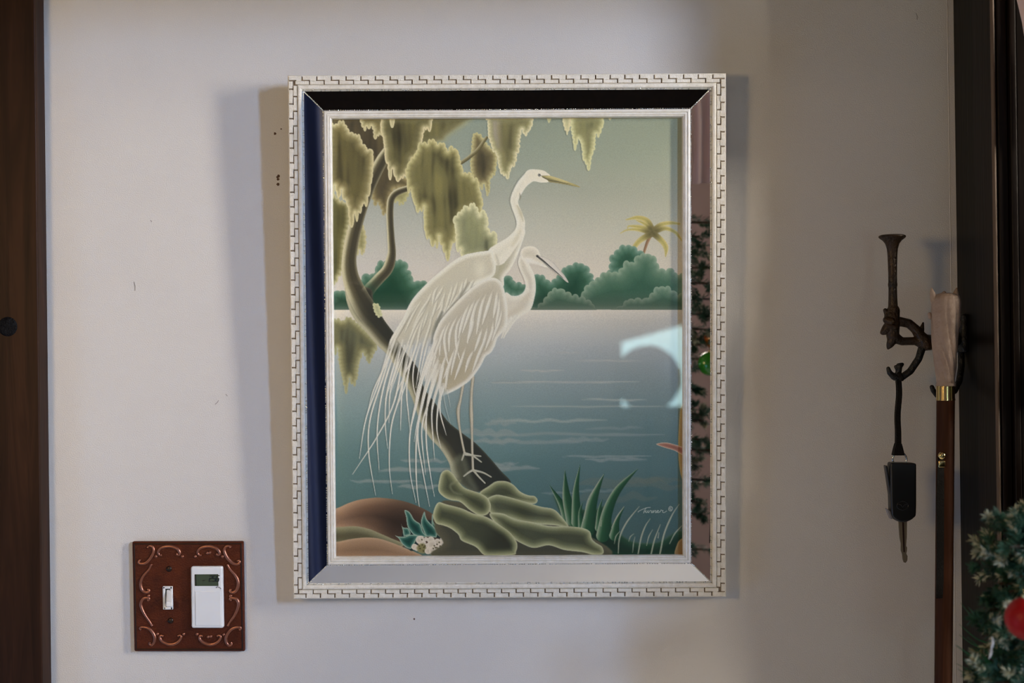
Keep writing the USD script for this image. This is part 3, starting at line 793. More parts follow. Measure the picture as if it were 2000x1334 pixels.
SOFT_PLUME = [(-1, (154, 146, 130)), (-.65, (208, 201, 187)), (.2, (236, 232, 224)), (.7, (240, 236, 229)), (1, (214, 207, 195))]
feathers(5, ["730,440 722,540 700,650", "700,430 668,540 618,700", "655,450 612,570 575,770", "620,470 560,590 510,840", "570,500 520,620 470,760", "530,530 480,650 440,800", "560,640 540,720 505,835"], 8, SOFT_PLUME)
feathers(5, ["700,660 690,760 640,890", "660,700 640,800 600,930", "640,800 590,930 545,1050", "560,880 520,960 490,1055", "760,560 750,660 690,820", "745,480 740,600 715,720", "620,720 590,820 560,900"], 7, SOFT_PLUME)
feathers(5, ["480,600 430,720 425,850 450,960", "440,620 380,760 370,900", "400,640 340,780 350,930 372,1020", "360,680 310,800 300,930", "460,760 430,880 400,1000 385,1075", "500,850 460,980 412,1110", "330,760 280,880 250,1010", "300,780 250,900 215,1030", "420,860 380,980 330,1100", "360,900 320,1020 290,1150", "300,920 260,1050 235,1180", "270,900 220,1020 190,1120", "400,940 360,1060 345,1190", "340,980 310,1100 300,1230"], 6.5, SOFT_PLUME)
FRONTP = ["530,210 470,480 430,650 429,850 460,1018", "550,240 490,500 462,700 464,930 486,1093", "560,260 500,480 469,660 495,850 531,1038", "575,280 520,500 514,700 535,870 556,987", "585,300 530,480 490,640 510,872", "600,320 545,520 550,700 557,792",
          "600,400 575,520 569,640 590,735", "592,420 585,540 618,667", "540,250 480,420 445,560 425,690", "520,260 470,420 455,520", "570,330 530,450 515,560 500,640", "585,380 560,470 540,560", "560,300 510,440 470,590 450,700", "610,400 590,470 585,520", "545,230 500,350 460,470"]
for ln in FRONTP:
    Stroke(3, ln, [5, 4, 3, 2.2, .9], FINE, soft=.75, fade=[.5, 1, 1, 1, .9])
for ln in ["600,430 612,505 640,612", "622,430 640,520"]:
    Stroke(3, ln, [2, 1.4, .7], FINE, soft=.8, opacity=.45)

# banks, rocks and plants at the foot
group("painted_bank")
Fill(8, "600,280 700,220 800,175 900,145 1000,130 1100,122 1250,135 1400,165 1550,220 1700,300 1800,380 1800,690 1300,640 1000,500 600,470", [(0, (176, 142, 114)), (4, (164, 130, 104)), (16, (126, 96, 76)), (40, (82, 62, 50))], soft=1,
     shade=lambda x, y, d, c: c * (1 - .42 * sst(690, 800, x + (y - 1000) * .5))[:, None] + 18 * (1 - sst(650, 720, x))[:, None])
Fill(8, "600,470 750,437 870,434 1000,460 1100,500 1250,565 1380,630 1250,700 1000,640 600,640", [(0, (156, 152, 122)), (4, (136, 132, 104)), (14, (92, 88, 66)), (30, (74, 70, 52))], soft=1)
Fill(8, "600,630 700,595 850,565 1000,555 1130,570 1280,620 1400,670 1500,710 1600,765 1500,800 600,800", [(0, (186, 156, 128)), (5, (166, 134, 108)), (22, (134, 106, 84))], soft=1)
group("painted_agave")
Fill(9, "640,420 900,300 1180,200 1340,240 1540,380 1590,600 1500,640 1100,600 850,930 720,900 600,780 560,600", [(0, (20, 44, 46)), (10, (12, 34, 36))], soft=1.5)
TEAL = [(0, (168, 186, 170)), (.8, (150, 174, 158)), (3.2, (66, 112, 102)), (7, (22, 74, 66)), (14, (10, 46, 46))]
for t in ["1300,60 1330,110 1330,240 1400,330 1540,380 1570,560 1480,600 1380,480 1290,330", "545,290 570,350 620,385 720,400 770,540 640,590 605,570 580,430", "625,-40 720,-20 790,60 850,170 920,230 1000,280 1040,360 1080,480 1160,600 1000,600 860,560 760,450 705,360 680,240 665,120", "1112,-10 1140,90 1180,190 1260,280 1350,370 1415,480 1410,600 1370,620 1250,600 1160,590 1080,440 1030,290 1045,150", "400,575 490,600 620,600 760,555 900,560 960,590 900,700 850,800 790,890 700,880 600,810 540,740 490,650"]:
    Fill(9, t, TEAL, soft=.7)
group("painted_flower")
FLW = [(0, (226, 214, 200)), (2, (218, 206, 192)), (6, (204, 190, 172))]
for cx, cy, r in [(1150, 660, 50), (1060, 760, 90), (1000, 680, 100), (870, 850, 75), (930, 880, 70), (1040, 640, 60)]:
    Fill(0, "", FLW, poly=Point(740 + cx / 12.5, 1000 + cy / 12.5).buffer(r / 12.5), soft=.8)
Fill(9, "930,860 1020,770 1120,780 1180,860 1140,980 1060,1010 960,970", [(0, (150, 144, 104)), (4, (132, 126, 84))], soft=2.5)
for cx, cy, r in [(1550, 660, 55), (1520, 740, 65), (1430, 740, 90), (1270, 690, 90), (1200, 820, 65), (1300, 800, 110), (1200, 950, 80), (1330, 950, 110), (1450, 900, 100), (1500, 850, 60)]:
    Fill(0, "", FLW, poly=Point(740 + cx / 12.5, 1000 + cy / 12.5).buffer(r / 12.5), soft=.8)
for cx, cy in [(985, 830), (1060, 800), (1005, 890), (1100, 860), (1090, 950), (1130, 830), (1420, 790), (1355, 825), (1330, 890), (1415, 870), (1495, 830), (1500, 900), (1425, 960), (1325, 990), (1475, 740), (1380, 870), (1050, 675)]:
    Fill(0, "", [(0, (62, 56, 30))], poly=Point(740 + cx / 12.5, 1000 + cy / 12.5).buffer(1.5), soft=.9, opacity=.85)
group("painted_grass")
Fill(4, "325,985 372,1040 420,1040 520,1060 590,1040 640,1150 720,1215 800,1230 880,1220 990,1165 1010,1300 560,1300 470,1200 390,1140", [(0, (62, 92, 68)), (4, (34, 72, 50)), (14, (16, 50, 34)), (30, (12, 40, 28))], soft=3)
BLADE = [(-1, (178, 182, 158)), (-.7, (112, 138, 108)), (-.2, (38, 84, 54)), (1, (16, 60, 38))]
for ln, w in [("410,1150 372,1040 304,930", [26, 14, .8]), ("430,1150 392,990 382,850", [26, 18, .8]), ("445,1120 440,960 461,822", [22, 13, .8]), ("470,1150 462,1070 474,1018", [14, 8, .8]), ("500,1160 528,1010 586,868", [28, 18, .8]), ("560,1150 562,1060 577,1002", [16, 9, .8]),
              ("580,1190 606,1060 660,950 762,842", [26, 20, 13, .8]), ("640,1190 655,1110 692,1040", [20, 9, .8])]:
    Stroke(4, ln, w, BLADE, soft=.8)
WL = [(-1, (198, 194, 172)), (1, (164, 168, 146))]
for ln, w in [("626,1148 655,1090 690,1040", [1, 2.6, 1]), ("660,1282 668,1200 705,1120 770,1038", [1.6, 3, 3, 1]), ("640,1232 648,1195 668,1168", [1, 2.2, .8]), ("764,1284 780,1200 802,1140 827,1102", [2.4, 3, 2.6, 1]), ("808,1242 820,1195 840,1158", [1, 2.2, .8]), ("832,1284 850,1210 880,1132", [3, 2.8, 1]),
              ("878,1284 900,1180 940,1085 978,1026", [3, 3.2, 3, 1]), ("928,1232 955,1180 992,1138", [1.4, 2.6, 1.2]), ("735,1278 740,1230 748,1196", [1, 2, .8]), ("714,1222 724,1196 742,1180", [.8, 2, .8]), ("868,1202 872,1175", [2, 1.4]), ("485,1100 500,1010 545,930 584,872", [.8, 1.6, 1.6, .7]), ("570,1140 574,1110", [1.6, .7])]:
    Stroke(4, ln, w, WL, soft=.7, opacity=.85)
group("painted_rock")
Fill(0, "850,1000 866,978 905,980 940,968 1000,975 1070,1010 1140,1040 1182,1090 862,1090 866,1060 850,1035", [(0, (96, 92, 72)), (20, (70, 70, 58))], soft=2)
ROCK = [(0, (204, 202, 168)), (1.3, (186, 186, 150)), (4.5, (148, 150, 114)), (10, (102, 106, 78)), (17, (72, 77, 58))]


def rock(x, y, d, c):
    return c + 7 * wob(x, y, .05, .06, 2)[:, None]


Fill(0, "936,964 955,949 970,940 989,940 1003,947 1016,960 1031,967 1044,969 1050,977 1044,984 1024,983 997,981 970,984 950,978", ROCK, shade=rock, soft=.9)
Fill(0, "949,977 966,967 983,968 1016,977 1054,989 1080,994 1095,1007 1110,1029 1084,1026 1054,1024 1027,1022 997,1012 968,1008 954,996", ROCK, shade=rock, soft=.9)
Fill(0, "956,1004 982,1003 1005,1014 1035,1019 1072,1027 1110,1028 1137,1031 1152,1038 1156,1052 1164,1060 1176,1068 1178,1081 1162,1084 1136,1078 1102,1074 1072,1065 1042,1070 1016,1060 1004,1052 975,1030", ROCK, shade=rock, soft=.9)
Fill(3, "585,885 598,858 625,848 652,868 682,908 712,940 760,958 800,972 836,998 850,1040 832,1078 790,1084 740,1056 690,1014 640,1004 600,984 576,950", ROCK, shade=rock, soft=.9)
Fill(0, "849,992 857,981 872,985 902,993 925,1003 951,1010 977,1026 997,1041 1010,1061 1008,1077 1001,1084 951,1086 929,1068 902,1056 895,1044 880,1032 865,1026 852,1022 846,1008", ROCK, soft=.9,
     shade=lambda x, y, d, c: rock(x, y, d, c) * (1 - .34 * sst(6, 16, d) * sst(900, 990, x))[:, None])
Stroke(3, "690,905 660,915 640,930 655,960 700,975", [3, 5, 4, 4, 2], [(-1, (120, 122, 94)), (1, (150, 150, 118))], soft=3, opacity=.6)
group("painted_bank")
Fill(4, "955,1290 970,1228 988,1208 1010,1200 1010,1300", [(0, (170, 140, 96)), (4, (142, 112, 70))], soft=.8)
group("painted_lily")
Fill(4, "986,520 977,620 973,700 976,800 988,880 1010,900 1010,520", [(0, (188, 166, 112)), (5, (160, 132, 84))], soft=1)
Fill(4, "858,714 900,705 950,714 1010,738 1010,775 950,746 900,731", [(0, (214, 194, 168)), (2, (176, 126, 106)), (5, (150, 96, 80))], soft=.8)
group("painted_signature")
SIG = ["1246,1000 1250,997 1262,992 1270,991", "1262,992 1258,998 1257,1002", "1259,1000 1262,997 1261,1000 1263,1001 1266,997 1265,1000 1267,1001", "1267,1001 1270,997 1272,998 1273,998 1272,1001 1274,1001", "1274,1001 1276,997 1276,1001 1279,997 1281,998 1280,1001 1282,1001", "1282,1000 1285,999 1286,997 1284,997 1283,1000 1286,1001 1289,999", "1289,1000 1291,996 1293,997 1295,997 1294,1000 1297,1001 1302,998", "1306,992 1309,989 1313,991 1313,995 1310,998 1306,996 1306,992", "1311,992 1309,992 1308,994 1310,996 1311,995"]
for ln in SIG:
    Stroke(0, ln, 1.25, [(-1, (206, 208, 196)), (1, (206, 208, 196))], soft=.55, opacity=.8)

# ---------------------------------------------------------------- the framed print: hangs from its top, so it leans forward
FW, FH, LEAN, TURN = .49053, .58976, .030, .00617
FO = np.array([-.00607, -.001, 1.18023])       # middle of its lower back edge
FA = np.array([math.cos(TURN), 0, -math.sin(TURN)])
_b0 = np.array([math.sin(TURN), 0, math.cos(TURN)])
_c0 = np.array([0, -1.0, 0])
FB = math.cos(LEAN) * _b0 + math.sin(LEAN) * _c0
FC = math.cos(LEAN) * _c0 - math.sin(LEAN) * _b0
_m = Gf.Matrix4d(1)
for i, r in enumerate((FA, FB, FC)):
    _m.SetRow(i, Gf.Vec4d(*map(float, r), 0))
_m.SetRow(3, Gf.Vec4d(*map(float, FO), 1))
pic = thing("framed_print", "cream carved mirror frame holding a print of two white egrets", "picture", matrix=_m)
SIDES = {"top": ((-1, 1), (1, 1)), "bottom": ((1, -1), (-1, -1)), "left": ((-1, -1), (-1, 1)), "right": ((1, 1), (1, -1))}


def corner(sx, sy, inset, h):
    return np.array([sx * (FW / 2 - inset), FH / 2 + sy * (FH / 2 - inset), h])


def rail(side, profile, closed=True):
    """A mitred rail: profile points (inset from the outer edge, height) swept between two corners."""
    (ax, ay), (bx, by) = SIDES[side]
    a = np.array([corner(ax, ay, i, h) for i, h in profile])
    b = np.array([corner(bx, by, i, h) for i, h in profile])
    n = len(profile)
    k = np.arange(n if closed else n - 1)
    q = np.column_stack([k, (k + 1) % n, (k + 1) % n + n, k + n])
    t = trimesh.Trimesh(np.vstack([a, b]), np.vstack([q[:, [0, 1, 2]], q[:, [0, 2, 3]]]), process=False)
    if closed:
        t2 = trimesh.Trimesh(np.vstack([a, b]), t.faces, process=False)
        cap = trimesh.creation.triangulate_polygon(Polygon(profile), engine="earcut")
        vv, ff = cap
        order = {tuple(np.round(p, 7)): i for i, p in enumerate(profile)}
        idx = np.array([order[tuple(np.round(p, 7))] for p in vv])
        f0 = idx[ff]
        t2.faces = np.vstack([t.faces, f0, f0[:, ::-1] + n])
        t2.fix_normals()
        return t2
    return t


OUT = [(0, 0), (0, .0200), (.0006, .0212), (.0016, .0214), (.0108, .0214), (.0112, .0222), (.0116, .0232), (.0126, .0238), (.0142, .0238), (.0153, .0234), (.0160, .0224), (.0160, .010), (.0160, 0)]
INN = [(i + .0008, h + (.005 if h > .02 else 0)) for i, h in [(.0415, .012), (.0415, .0325), (.0420, .0334), (.0430, .0338), (.0443, .0338), (.0449, .0326), (.0455, .0338), (.0473, .0338), (.0479, .0326), (.0485, .0334), (.0492, .0330), (.0500, .0306), (.0502, .028), (.0502, .012)]]
M_IN, M_OUT = (.0421, .0364), (.0160, .0210)
for side in SIDES:
    r = obj("outer_rail", rail(side, OUT), M["whitewash"], pic, label=f"cream carved rail along the {side}")
    obj("groove_bed", rail(side, [(.0016, .02145), (.0108, .02145)], False), M["groove"], r, label="dark bed of the carving")
    # carved brick pattern: two staggered rows of raised blocks with a tongue to the other row
    (ax, ay), (bx, by) = SIDES[side]
    horizontal = ay == by
    L = FW if horizontal else FH
    P, gap, top = .01640, .0011, .0229
    origin, far = corner(ax, ay, 0, 0), corner(bx, by, 0, 0)
    along = (far - origin) / L
    inward = corner(ax, ay, .01, 0) - origin
    inward = (inward - along * (inward @ along)) / .01
    flip = np.dot(np.cross(along, inward), [0, 0, 1]) < 0
    for row, (i0, i1) in enumerate([(.0013, .0058), (.0066, .0107)]):
        s = -P + (P / 2 if row else 0)
        while s < L:
            lim = i0 + .0002 if horizontal else i1 + gap
            a, b_ = max(s + gap / 2, lim), min(s + P - gap / 2, L - lim)
            if b_ - a > .002:
                poly = Polygon([(a, i0), (b_, i0), (b_, i1), (a, i1)])
                if row == 0 and b_ - a > P * .8:
                    poly = poly.union(Polygon([(a + P * .50, i1 - .0002), (b_ - .0004, i1 - .0002), (b_ - .0004, i1 + .0012), (a + P * .50, i1 + .0012)]))
                low, hi = poly, poly.buffer(-.00035, join_style=2)
                lo_c = np.array(low.exterior.coords)[:-1]
                hi_c = np.array(hi.exterior.coords)[:-1]
                if len(lo_c) != len(hi_c) or hi.geom_type != "Polygon":
                    hi_c = lo_c
                else:  # start both rings at the nearest corner
                    k0 = np.argmin(np.linalg.norm(hi_c - lo_c[0], axis=1))
                    hi_c = np.roll(hi_c, -k0, axis=0)
                    if np.linalg.norm(hi_c[1] - lo_c[1]) > .001:
                        hi_c = np.roll(hi_c[::-1], 1, axis=0)
                n = len(lo_c)
                h = top + .0003 * math.sin(s * 900 + row)
                place = lambda c, z: origin + np.outer(c[:, 0], along) + np.outer(c[:, 1], inward) + [0, 0, z]
                V = np.vstack([place(lo_c, .0213), place(hi_c, h)])
                k = np.arange(n)
                q = np.column_stack([k, (k + 1) % n, (k + 1) % n + n, k + n])
                tv, tf = trimesh.creation.triangulate_polygon(Polygon(hi_c), engine="earcut")
                idx = np.array([np.argmin(np.linalg.norm(hi_c - p, axis=1)) for p in tv])
                m_ = trimesh.Trimesh(V, np.vstack([q[:, [0, 1, 2]], q[:, [0, 2, 3]], idx[tf] + n]), process=False)
                m_.fix_normals()
                if m_.face_normals[-1][2] < 0:
                    m_.invert()
                obj("carved_block", m_, M["whitewash"], r)
            s += P
    strip = obj("mirror_strip", rail(side, [M_OUT, M_IN, (M_IN[0], .010), (M_OUT[0], .010)]), M["mirror"], pic, label=f"slanted mirror strip along the {side}")
    # chipped, faceted edges of the mirror glass
    rng = np.random.default_rng(len(side))
    bits = []
    for (i0, h0, w, keep) in ((.0413, .0361, .0009, .92), (.0167, .0222, .0007, .45)):
        A, B = corner(ax, ay, i0, h0), corner(bx, by, i0, h0)
        d = B - A
        ln = np.linalg.norm(d)
        d /= ln
        side_dir = inward
        s = .0
        while s < ln - .001:
            step = rng.uniform(.0014, .0032)
            if rng.random() < keep:
                c = A + d * (s + step / 2)
                hh = rng.uniform(.0004, .0009)
                ring = [c - d * step / 2, c + side_dir * w * .6 * rng.uniform(.7, 1.2), c + d * step / 2, c - side_dir * w * .6 * rng.uniform(.7, 1.2)]
                tip = c + np.array([0, 0, hh]) + d * rng.uniform(-.0004, .0004)
                bits.append(trimesh.Trimesh(np.array(ring + [tip]), [[0, 1, 4], [1, 2, 4], [2, 3, 4], [3, 0, 4], [0, 2, 1], [0, 3, 2]], process=False))
            s += step
    cm = join(*bits)
    cm.fix_normals()
    obj("chipped_edge", cm, M["mirror_edge"], strip, label="chipped glittering edge of the mirror", kind="stuff")
    obj("inner_moulding", rail(side, INN), M["moulding"], pic, label=f"reeded white moulding along the {side}")
# bright bevelled edge where two mirror strips meet
for sx, sy in ((-1, 1), (1, 1), (1, -1), (-1, -1)):
    a, b_ = corner(sx, sy, M_OUT[0] + .0004, M_OUT[1] + .0001), corner(sx, sy, M_IN[0] - .0004, M_IN[1] + .0001)
    obj("corner_bevel", tube([a, (a + b_) / 2, b_], .0007, 6), M["mirror_edge"], pic, smooth=True)
obj("backing_board", box((-FW / 2 + .008, .008, .002), (FW / 2 - .008, FH - .008, .009)), M["backing"], pic)

PRINT_H, GLASS_H = .0312, .0338
INK_GAIN = np.array([1.16, 1.15, 1.02])


def on_print(x, y, h=PRINT_H):
    """Sheet units to the frame's own axes."""
    x, y = np.asarray(x, float), np.asarray(y, float)
    d = RIGHT * ((x - 1000) / FOCAL_PX)[:, None] + UP * ((667 - y) / FOCAL_PX)[:, None] + AHEAD
    t = ((FO + FC * h - EYE) @ FC) / (d @ FC)
    p = EYE + d * t[:, None] - FO
    return np.column_stack([p @ FA, p @ FB, np.full(len(x), h)])


def ink_mesh(name, x, y, faces, h, last, parent, label=None):
    c = np.clip(ink(x, y, last), 0, 255) / 255
    lin = np.where(c <= .04045, c / 12.92, ((c + .055) / 1.055) ** 2.4) * INK_GAIN
    v = on_print(x, y)
    v[:, 2] = h
    m_ = usdkit.mesh(stage, numbered(str(parent.GetPath()), name), (v, faces), M["ink"])
    UsdGeom.PrimvarsAPI(m_).CreatePrimvar("ink", Sdf.ValueTypeNames.Color3fArray, "vertex").Set(Vt.Vec3fArray.FromNumpy((lin / np.maximum(1, lin.max(1, keepdims=True) / .93)).astype(np.float32)))
    return say(m_.GetPrim(), label)


def lattice(x0, x1, y0, y1, g):
    nx, ny = int((x1 - x0) / g) + 2, int((y1 - y0) / g) + 2
    X, Y = np.meshgrid(x0 + g * np.arange(nx), y0 + g * np.arange(ny))
    i, j = np.meshgrid(np.arange(ny - 1), np.arange(nx - 1), indexing="ij")
    q = np.stack([i * nx + j, (i + 1) * nx + j, (i + 1) * nx + j + 1, i * nx + j + 1], -1).reshape(-1, 4)
    return X.ravel(), Y.ravel(), np.vstack([q[:, [0, 1, 2]], q[:, [0, 2, 3]]])


n_base = sum(L.group <= GNAMES.index("ripple") for L in LAYERS)
x, y, f = lattice(642, 1342, 224, 1092, 2.2)
sheet = ink_mesh("print", x, y, f, PRINT_H, n_base, pic, "printed lagoon at dusk with two white egrets")
count = 0
SAY = {"painted_palm": "small pale palm on the far shore", "painted_tree": "bent dark tree trunk with a forked arm", "painted_signature": "handwritten signature in the lower right corner", "painted_agave": "dark teal pointed leaves", "painted_flower": "pinkish white speckled blossoms",
       "painted_grass": "dark green grass blades with pale edges", "painted_rock": "folded grey green rocks", "painted_lily": "pink pointed petal at the right edge"}
n_egret = 0
for gi, gname in enumerate(GNAMES):
    mine = [k for k, L in enumerate(LAYERS) if L.group == gi]
    if gname in ("sheet", "ripple") or not mine:
        continue
    x0, y0 = max(min(LAYERS[k].box[0] for k in mine), 642), max(min(LAYERS[k].box[1] for k in mine), 224)
    x1, y1 = min(max(LAYERS[k].box[2] for k in mine), 1342), min(max(LAYERS[k].box[3] for k in mine), 1092)
    x, y, f = lattice(x0, x1, y0, y1, .8 if gname == "painted_signature" else 1.15)
    cover = np.zeros(len(x), bool)
    for k in mine:
        b = LAYERS[k].box
        m_ = (x > b[0]) & (x < b[2]) & (y > b[1]) & (y < b[3])
        cover[np.flatnonzero(m_)] |= LAYERS[k].alpha_color(x[m_], y[m_])[0] > .01
    f = f[cover[f].any(1)]
    keep, inv = np.unique(f, return_inverse=True)
    count += 1
    label = SAY.get(gname)
    if gname == "painted_egret":
        n_egret += 1
        label = ["taller egret looking right", "front egret with its bill lowered"][n_egret - 1]
    ink_mesh(gname, x[keep], y[keep], inv.reshape(-1, 3), PRINT_H + .000012 * count, mine[-1] + 1, sheet, label)
a0, a1 = corner(-1, -1, .0506, GLASS_H), corner(1, 1, .0506, GLASS_H)
obj("picture_glass", trimesh.Trimesh([[a0[0], a0[1], GLASS_H], [a1[0], a0[1], GLASS_H], [a1[0], a1[1], GLASS_H], [a0[0], a1[1], GLASS_H]], [[0, 1, 2], [0, 2, 3]], process=False), M["glass"], pic, label="reflecting glass over the print")

# ---------------------------------------------------------------- switch plate
def zoomed(x, y, s, x0, y0, depth):
    return world(x0 + x / s, y0 + y / s, depth)


PT = .0062


def pl(x, y, depth=-PT):
    return zoomed(x, y, 4.766, 200, 1020, depth)


sw = thing("switch_plate", "copper brown embossed double switch plate with a toggle and a white timer", "switch plate", world(370, 1163, 0))
B = world(370, 1163, 0)


def part(name, mesh, m, parent=sw, base=B, **k):
    return obj(name, mesh, m, parent, base=base, **k)


def slab(corners, y0, y1, r=.0008):
    """Rounded slab over four picture-plane corners."""
    s = m3.Manifold.sphere(r, 8)
    return tri(m3.Manifold.batch_hull([s.translate([float(c[0]), float(y), float(c[2])]) for c in corners for y in (y0 + r if y0 < y1 else y0 - r, y1 - r if y0 < y1 else y1 + r)]))


def quad(x0, y0, x1, y1, skew=0, inset=0):
    return [pl(x0 + inset, y0 + inset, 0), pl(x1 - inset, y0 + inset, 0), pl(x1 - inset + skew, y1 - inset, 0), pl(x0 + inset + skew, y1 - inset, 0)]


P4 = [pl(303, 186, 0), pl(1308, 184, 0), pl(1322, 1178, 0), pl(322, 1178, 0)]
part("plate", slab(P4, -PT, 0, .0016), M["bronze"], smooth=50)
ctr = np.mean(P4, 0)
ins = [ctr + (p - ctr) * .985 for p in P4]
part("raised_border", join(*[chain([ins[i] + [0, -PT + .0002, 0], ins[(i + 1) % 4] + [0, -PT + .0002, 0]], .0009, 8) for i in range(4)]), M["bronze_dark"], smooth=50)
SCROLLS = ["418,238 432,222 462,224 478,258 466,300 440,342 402,378 358,386 338,372 346,352 362,356", "556,304 534,306 519,282 532,250 570,230 630,224 692,244 718,275 718,298 700,306 688,294",
           "924,304 902,306 887,282 900,250 938,230 998,224 1058,242 1088,272 1090,298 1070,306 1060,294", "1194,238 1180,220 1150,226 1134,256 1146,300 1172,342 1214,380 1258,388 1278,372 1270,354 1254,360",
           "458,388 432,440 386,492 360,542 357,592 374,636 408,652 434,642 432,626 418,628", "418,728 434,722 432,706 402,702 374,716 357,756 366,802 396,862 440,926 466,968",
           "1160,390 1190,440 1236,492 1262,542 1264,592 1246,636 1214,654 1190,644 1192,628 1206,630", "1204,728 1190,722 1192,708 1216,704 1250,716 1268,756 1260,802 1234,862 1190,926 1166,968",
           "364,1000 350,994 356,978 392,976 436,992 472,1032 488,1072 482,1116 458,1142 438,1132 446,1116", "570,1062 546,1052 536,1070 546,1098 576,1120 632,1136 690,1122 724,1090 734,1062 716,1050 702,1062",
           "936,1062 912,1054 903,1072 914,1098 946,1122 1002,1138 1060,1122 1094,1090 1100,1062 1082,1052 1068,1062", "1272,1002 1288,994 1282,978 1250,976 1204,994 1168,1034 1150,1076 1156,1122 1180,1146 1204,1136 1194,1118"]
for sc in SCROLLS:
    p2 = np.array([[float(v) for v in q.split(",")] for q in sc.split()])
    p2 = spline(p2, False, 6)
    p3 = np.array([pl(a, b, -PT - .0002) for a, b in p2])
    u = np.linspace(0, 1, len(p3))
    r = .0009 + .0013 * np.sin(np.pi * u) ** .8 + .0007 * (np.exp(-(u / .05) ** 2) + np.exp(-((1 - u) / .05) ** 2))
    part("scroll", tube(p3, r, 8), M["copper"], smooth=True)
DOTS = [(500, 318), (745, 318), (865, 318), (1118, 318), (978, 286), (1000, 282), (512, 1040), (757, 1040), (880, 1042), (1130, 1045), (430, 685), (1195, 685), (985, 1066), (1010, 1062)]
for a, b in DOTS:
    s = trimesh.creation.icosphere(2, .0021)
    s.apply_translation(pl(a, b))
    part("bead", s, M["copper"], smooth=True)
for a, b in ((620, 435), (635, 917)):
    c = pl(a, b)
    s = trimesh.creation.icosphere(3, .0034)
    s.vertices[:, 1] *= .55
    s.apply_translation(c)
    sc = part("screw", s, M["bronze_dark"], smooth=True)
    part("screw_slot", box(c + [-.0028, -.0022, -.0003], c + [.0028, -.0012, .0003]), M["lcd_ink"], sc)
tg = part("toggle_frame", join(slab(quad(582, 590, 596, 795, 4), -PT - .0022, -PT, .0006), slab(quad(652, 590, 666, 795, 4), -PT - .0022, -PT, .0006), slab(quad(584, 588, 664, 604, 0), -PT - .0022, -PT, .0006), slab(quad(590, 780, 668, 795, 2), -PT - .0022, -PT, .0006)), M["toggle_plastic"], smooth=40)
part("slot", slab(quad(594, 602, 658, 788, 2), -PT - .0004, -PT + .0008, .0003), M["lcd_ink"], tg)
s1, s2 = m3.Manifold.sphere(.0016, 12), m3.Manifold.sphere(.0014, 12)
lev = m3.Manifold.batch_hull([s1.translate([float(v) for v in p]) for p in (pl(609, 640, -PT), pl(641, 640, -PT), pl(609, 700, -PT), pl(644, 700, -PT))] + [s2.translate([float(v) for v in p]) for p in (pl(602, 776, -PT - .011), pl(644, 776, -PT - .011), pl(604, 745, -PT - .0105), pl(644, 745, -PT - .0105))])
part("lever", tri(lev), M["toggle_plastic"], tg, smooth=40)
TD = -PT - .0062
tm = part("timer_body", slab([pl(862, 414, 0), pl(1122, 412, 0), pl(1131, 948, 0), pl(869, 948, 0)], TD, -PT + .001, .0022), M["white_plastic"], smooth=50, label="white timer with a small display")
part("display", slab([pl(885, 470, 0), pl(1098, 468, 0), pl(1101, 572, 0), pl(888, 573, 0)], TD - .0003, TD + .0006, .0003), M["lcd"], tm, label="dark green number display")
part("display_shadow_edge", slab([pl(885, 470, 0), pl(897, 470, 0), pl(900, 573, 0), pl(888, 573, 0)], TD - .0005, TD, .0002), M["lcd_ink"], tm)
SEG = {"2": "abged", "5": "afgcd", "6": "afgedc"}


def digit(ch, x, y, w, h, lean=.16):
    p = {"a": ((0, 0), (1, 0)), "b": ((1, 0), (1, .5)), "c": ((1, .5), (1, 1)), "d": ((0, 1), (1, 1)), "e": ((0, .5), (0, 1)), "f": ((0, 0), (0, .5)), "g": ((0, .5), (1, .5))}
    out = []
    for s in SEG[ch]:
        q = [pl(x + a * w + (1 - b) * h * lean, y + b * h, TD - .0003) for a, b in p[s]]
        q = [q[0] + (q[1] - q[0]) * .08, q[1] + (q[0] - q[1]) * .08]
        out.append(chain(q, .0006, 6))
    return out


part("number", join(*(digit("2", 994, 498, 22, 52) + digit("5", 1026, 498, 22, 52) + digit("6", 1058, 498, 22, 52) + [chain([pl(934, 544, TD - .0003), pl(952, 544, TD - .0003)], .0004, 6)])), M["lcd_ink"], tm)
part("cover", slab([pl(893, 628, 0), pl(1118, 626, 0), pl(1124, 936, 0), pl(898, 936, 0)], TD - .0007, TD + .001, .0006), M["white_plastic"], tm, smooth=50)
nt = spline(np.array([[1058, 612], [1068, 602], [1082, 604], [1096, 612], [1104, 622]]), False, 5)
part("finger_notch", tube(np.array([pl(a, b, TD) for a, b in nt]), .0005, 8), M["grey_plastic"], tm, smooth=True)

# ---------------------------------------------------------------- cast iron coat hook on the jamb
HY = -.072


def hk(x, y, depth=HY):
    return zoomed(x, y, 3.7071, 1640, 420, depth)


PXM = (HY - EYE[1]) / FOCAL_PX                 # metres a picture unit spans at the hook
HS = PXM / 3.7071
HB = hk(880, 900)
hook = thing("coat_hook", "dark ornate cast iron coat hook with a trumpet prong at the jamb", "hook", HB)


def rods(chains, size=.0016, n=10):
    sol = None
    for ch in chains:
        c = chain([hk(q[0], q[1], HY + (q[3] if len(q) > 3 else 0)) for q in ch], [q[2] * HS for q in ch], n)
        sol = c if sol is None else sol + c
    return smoothed(sol, size, 6)


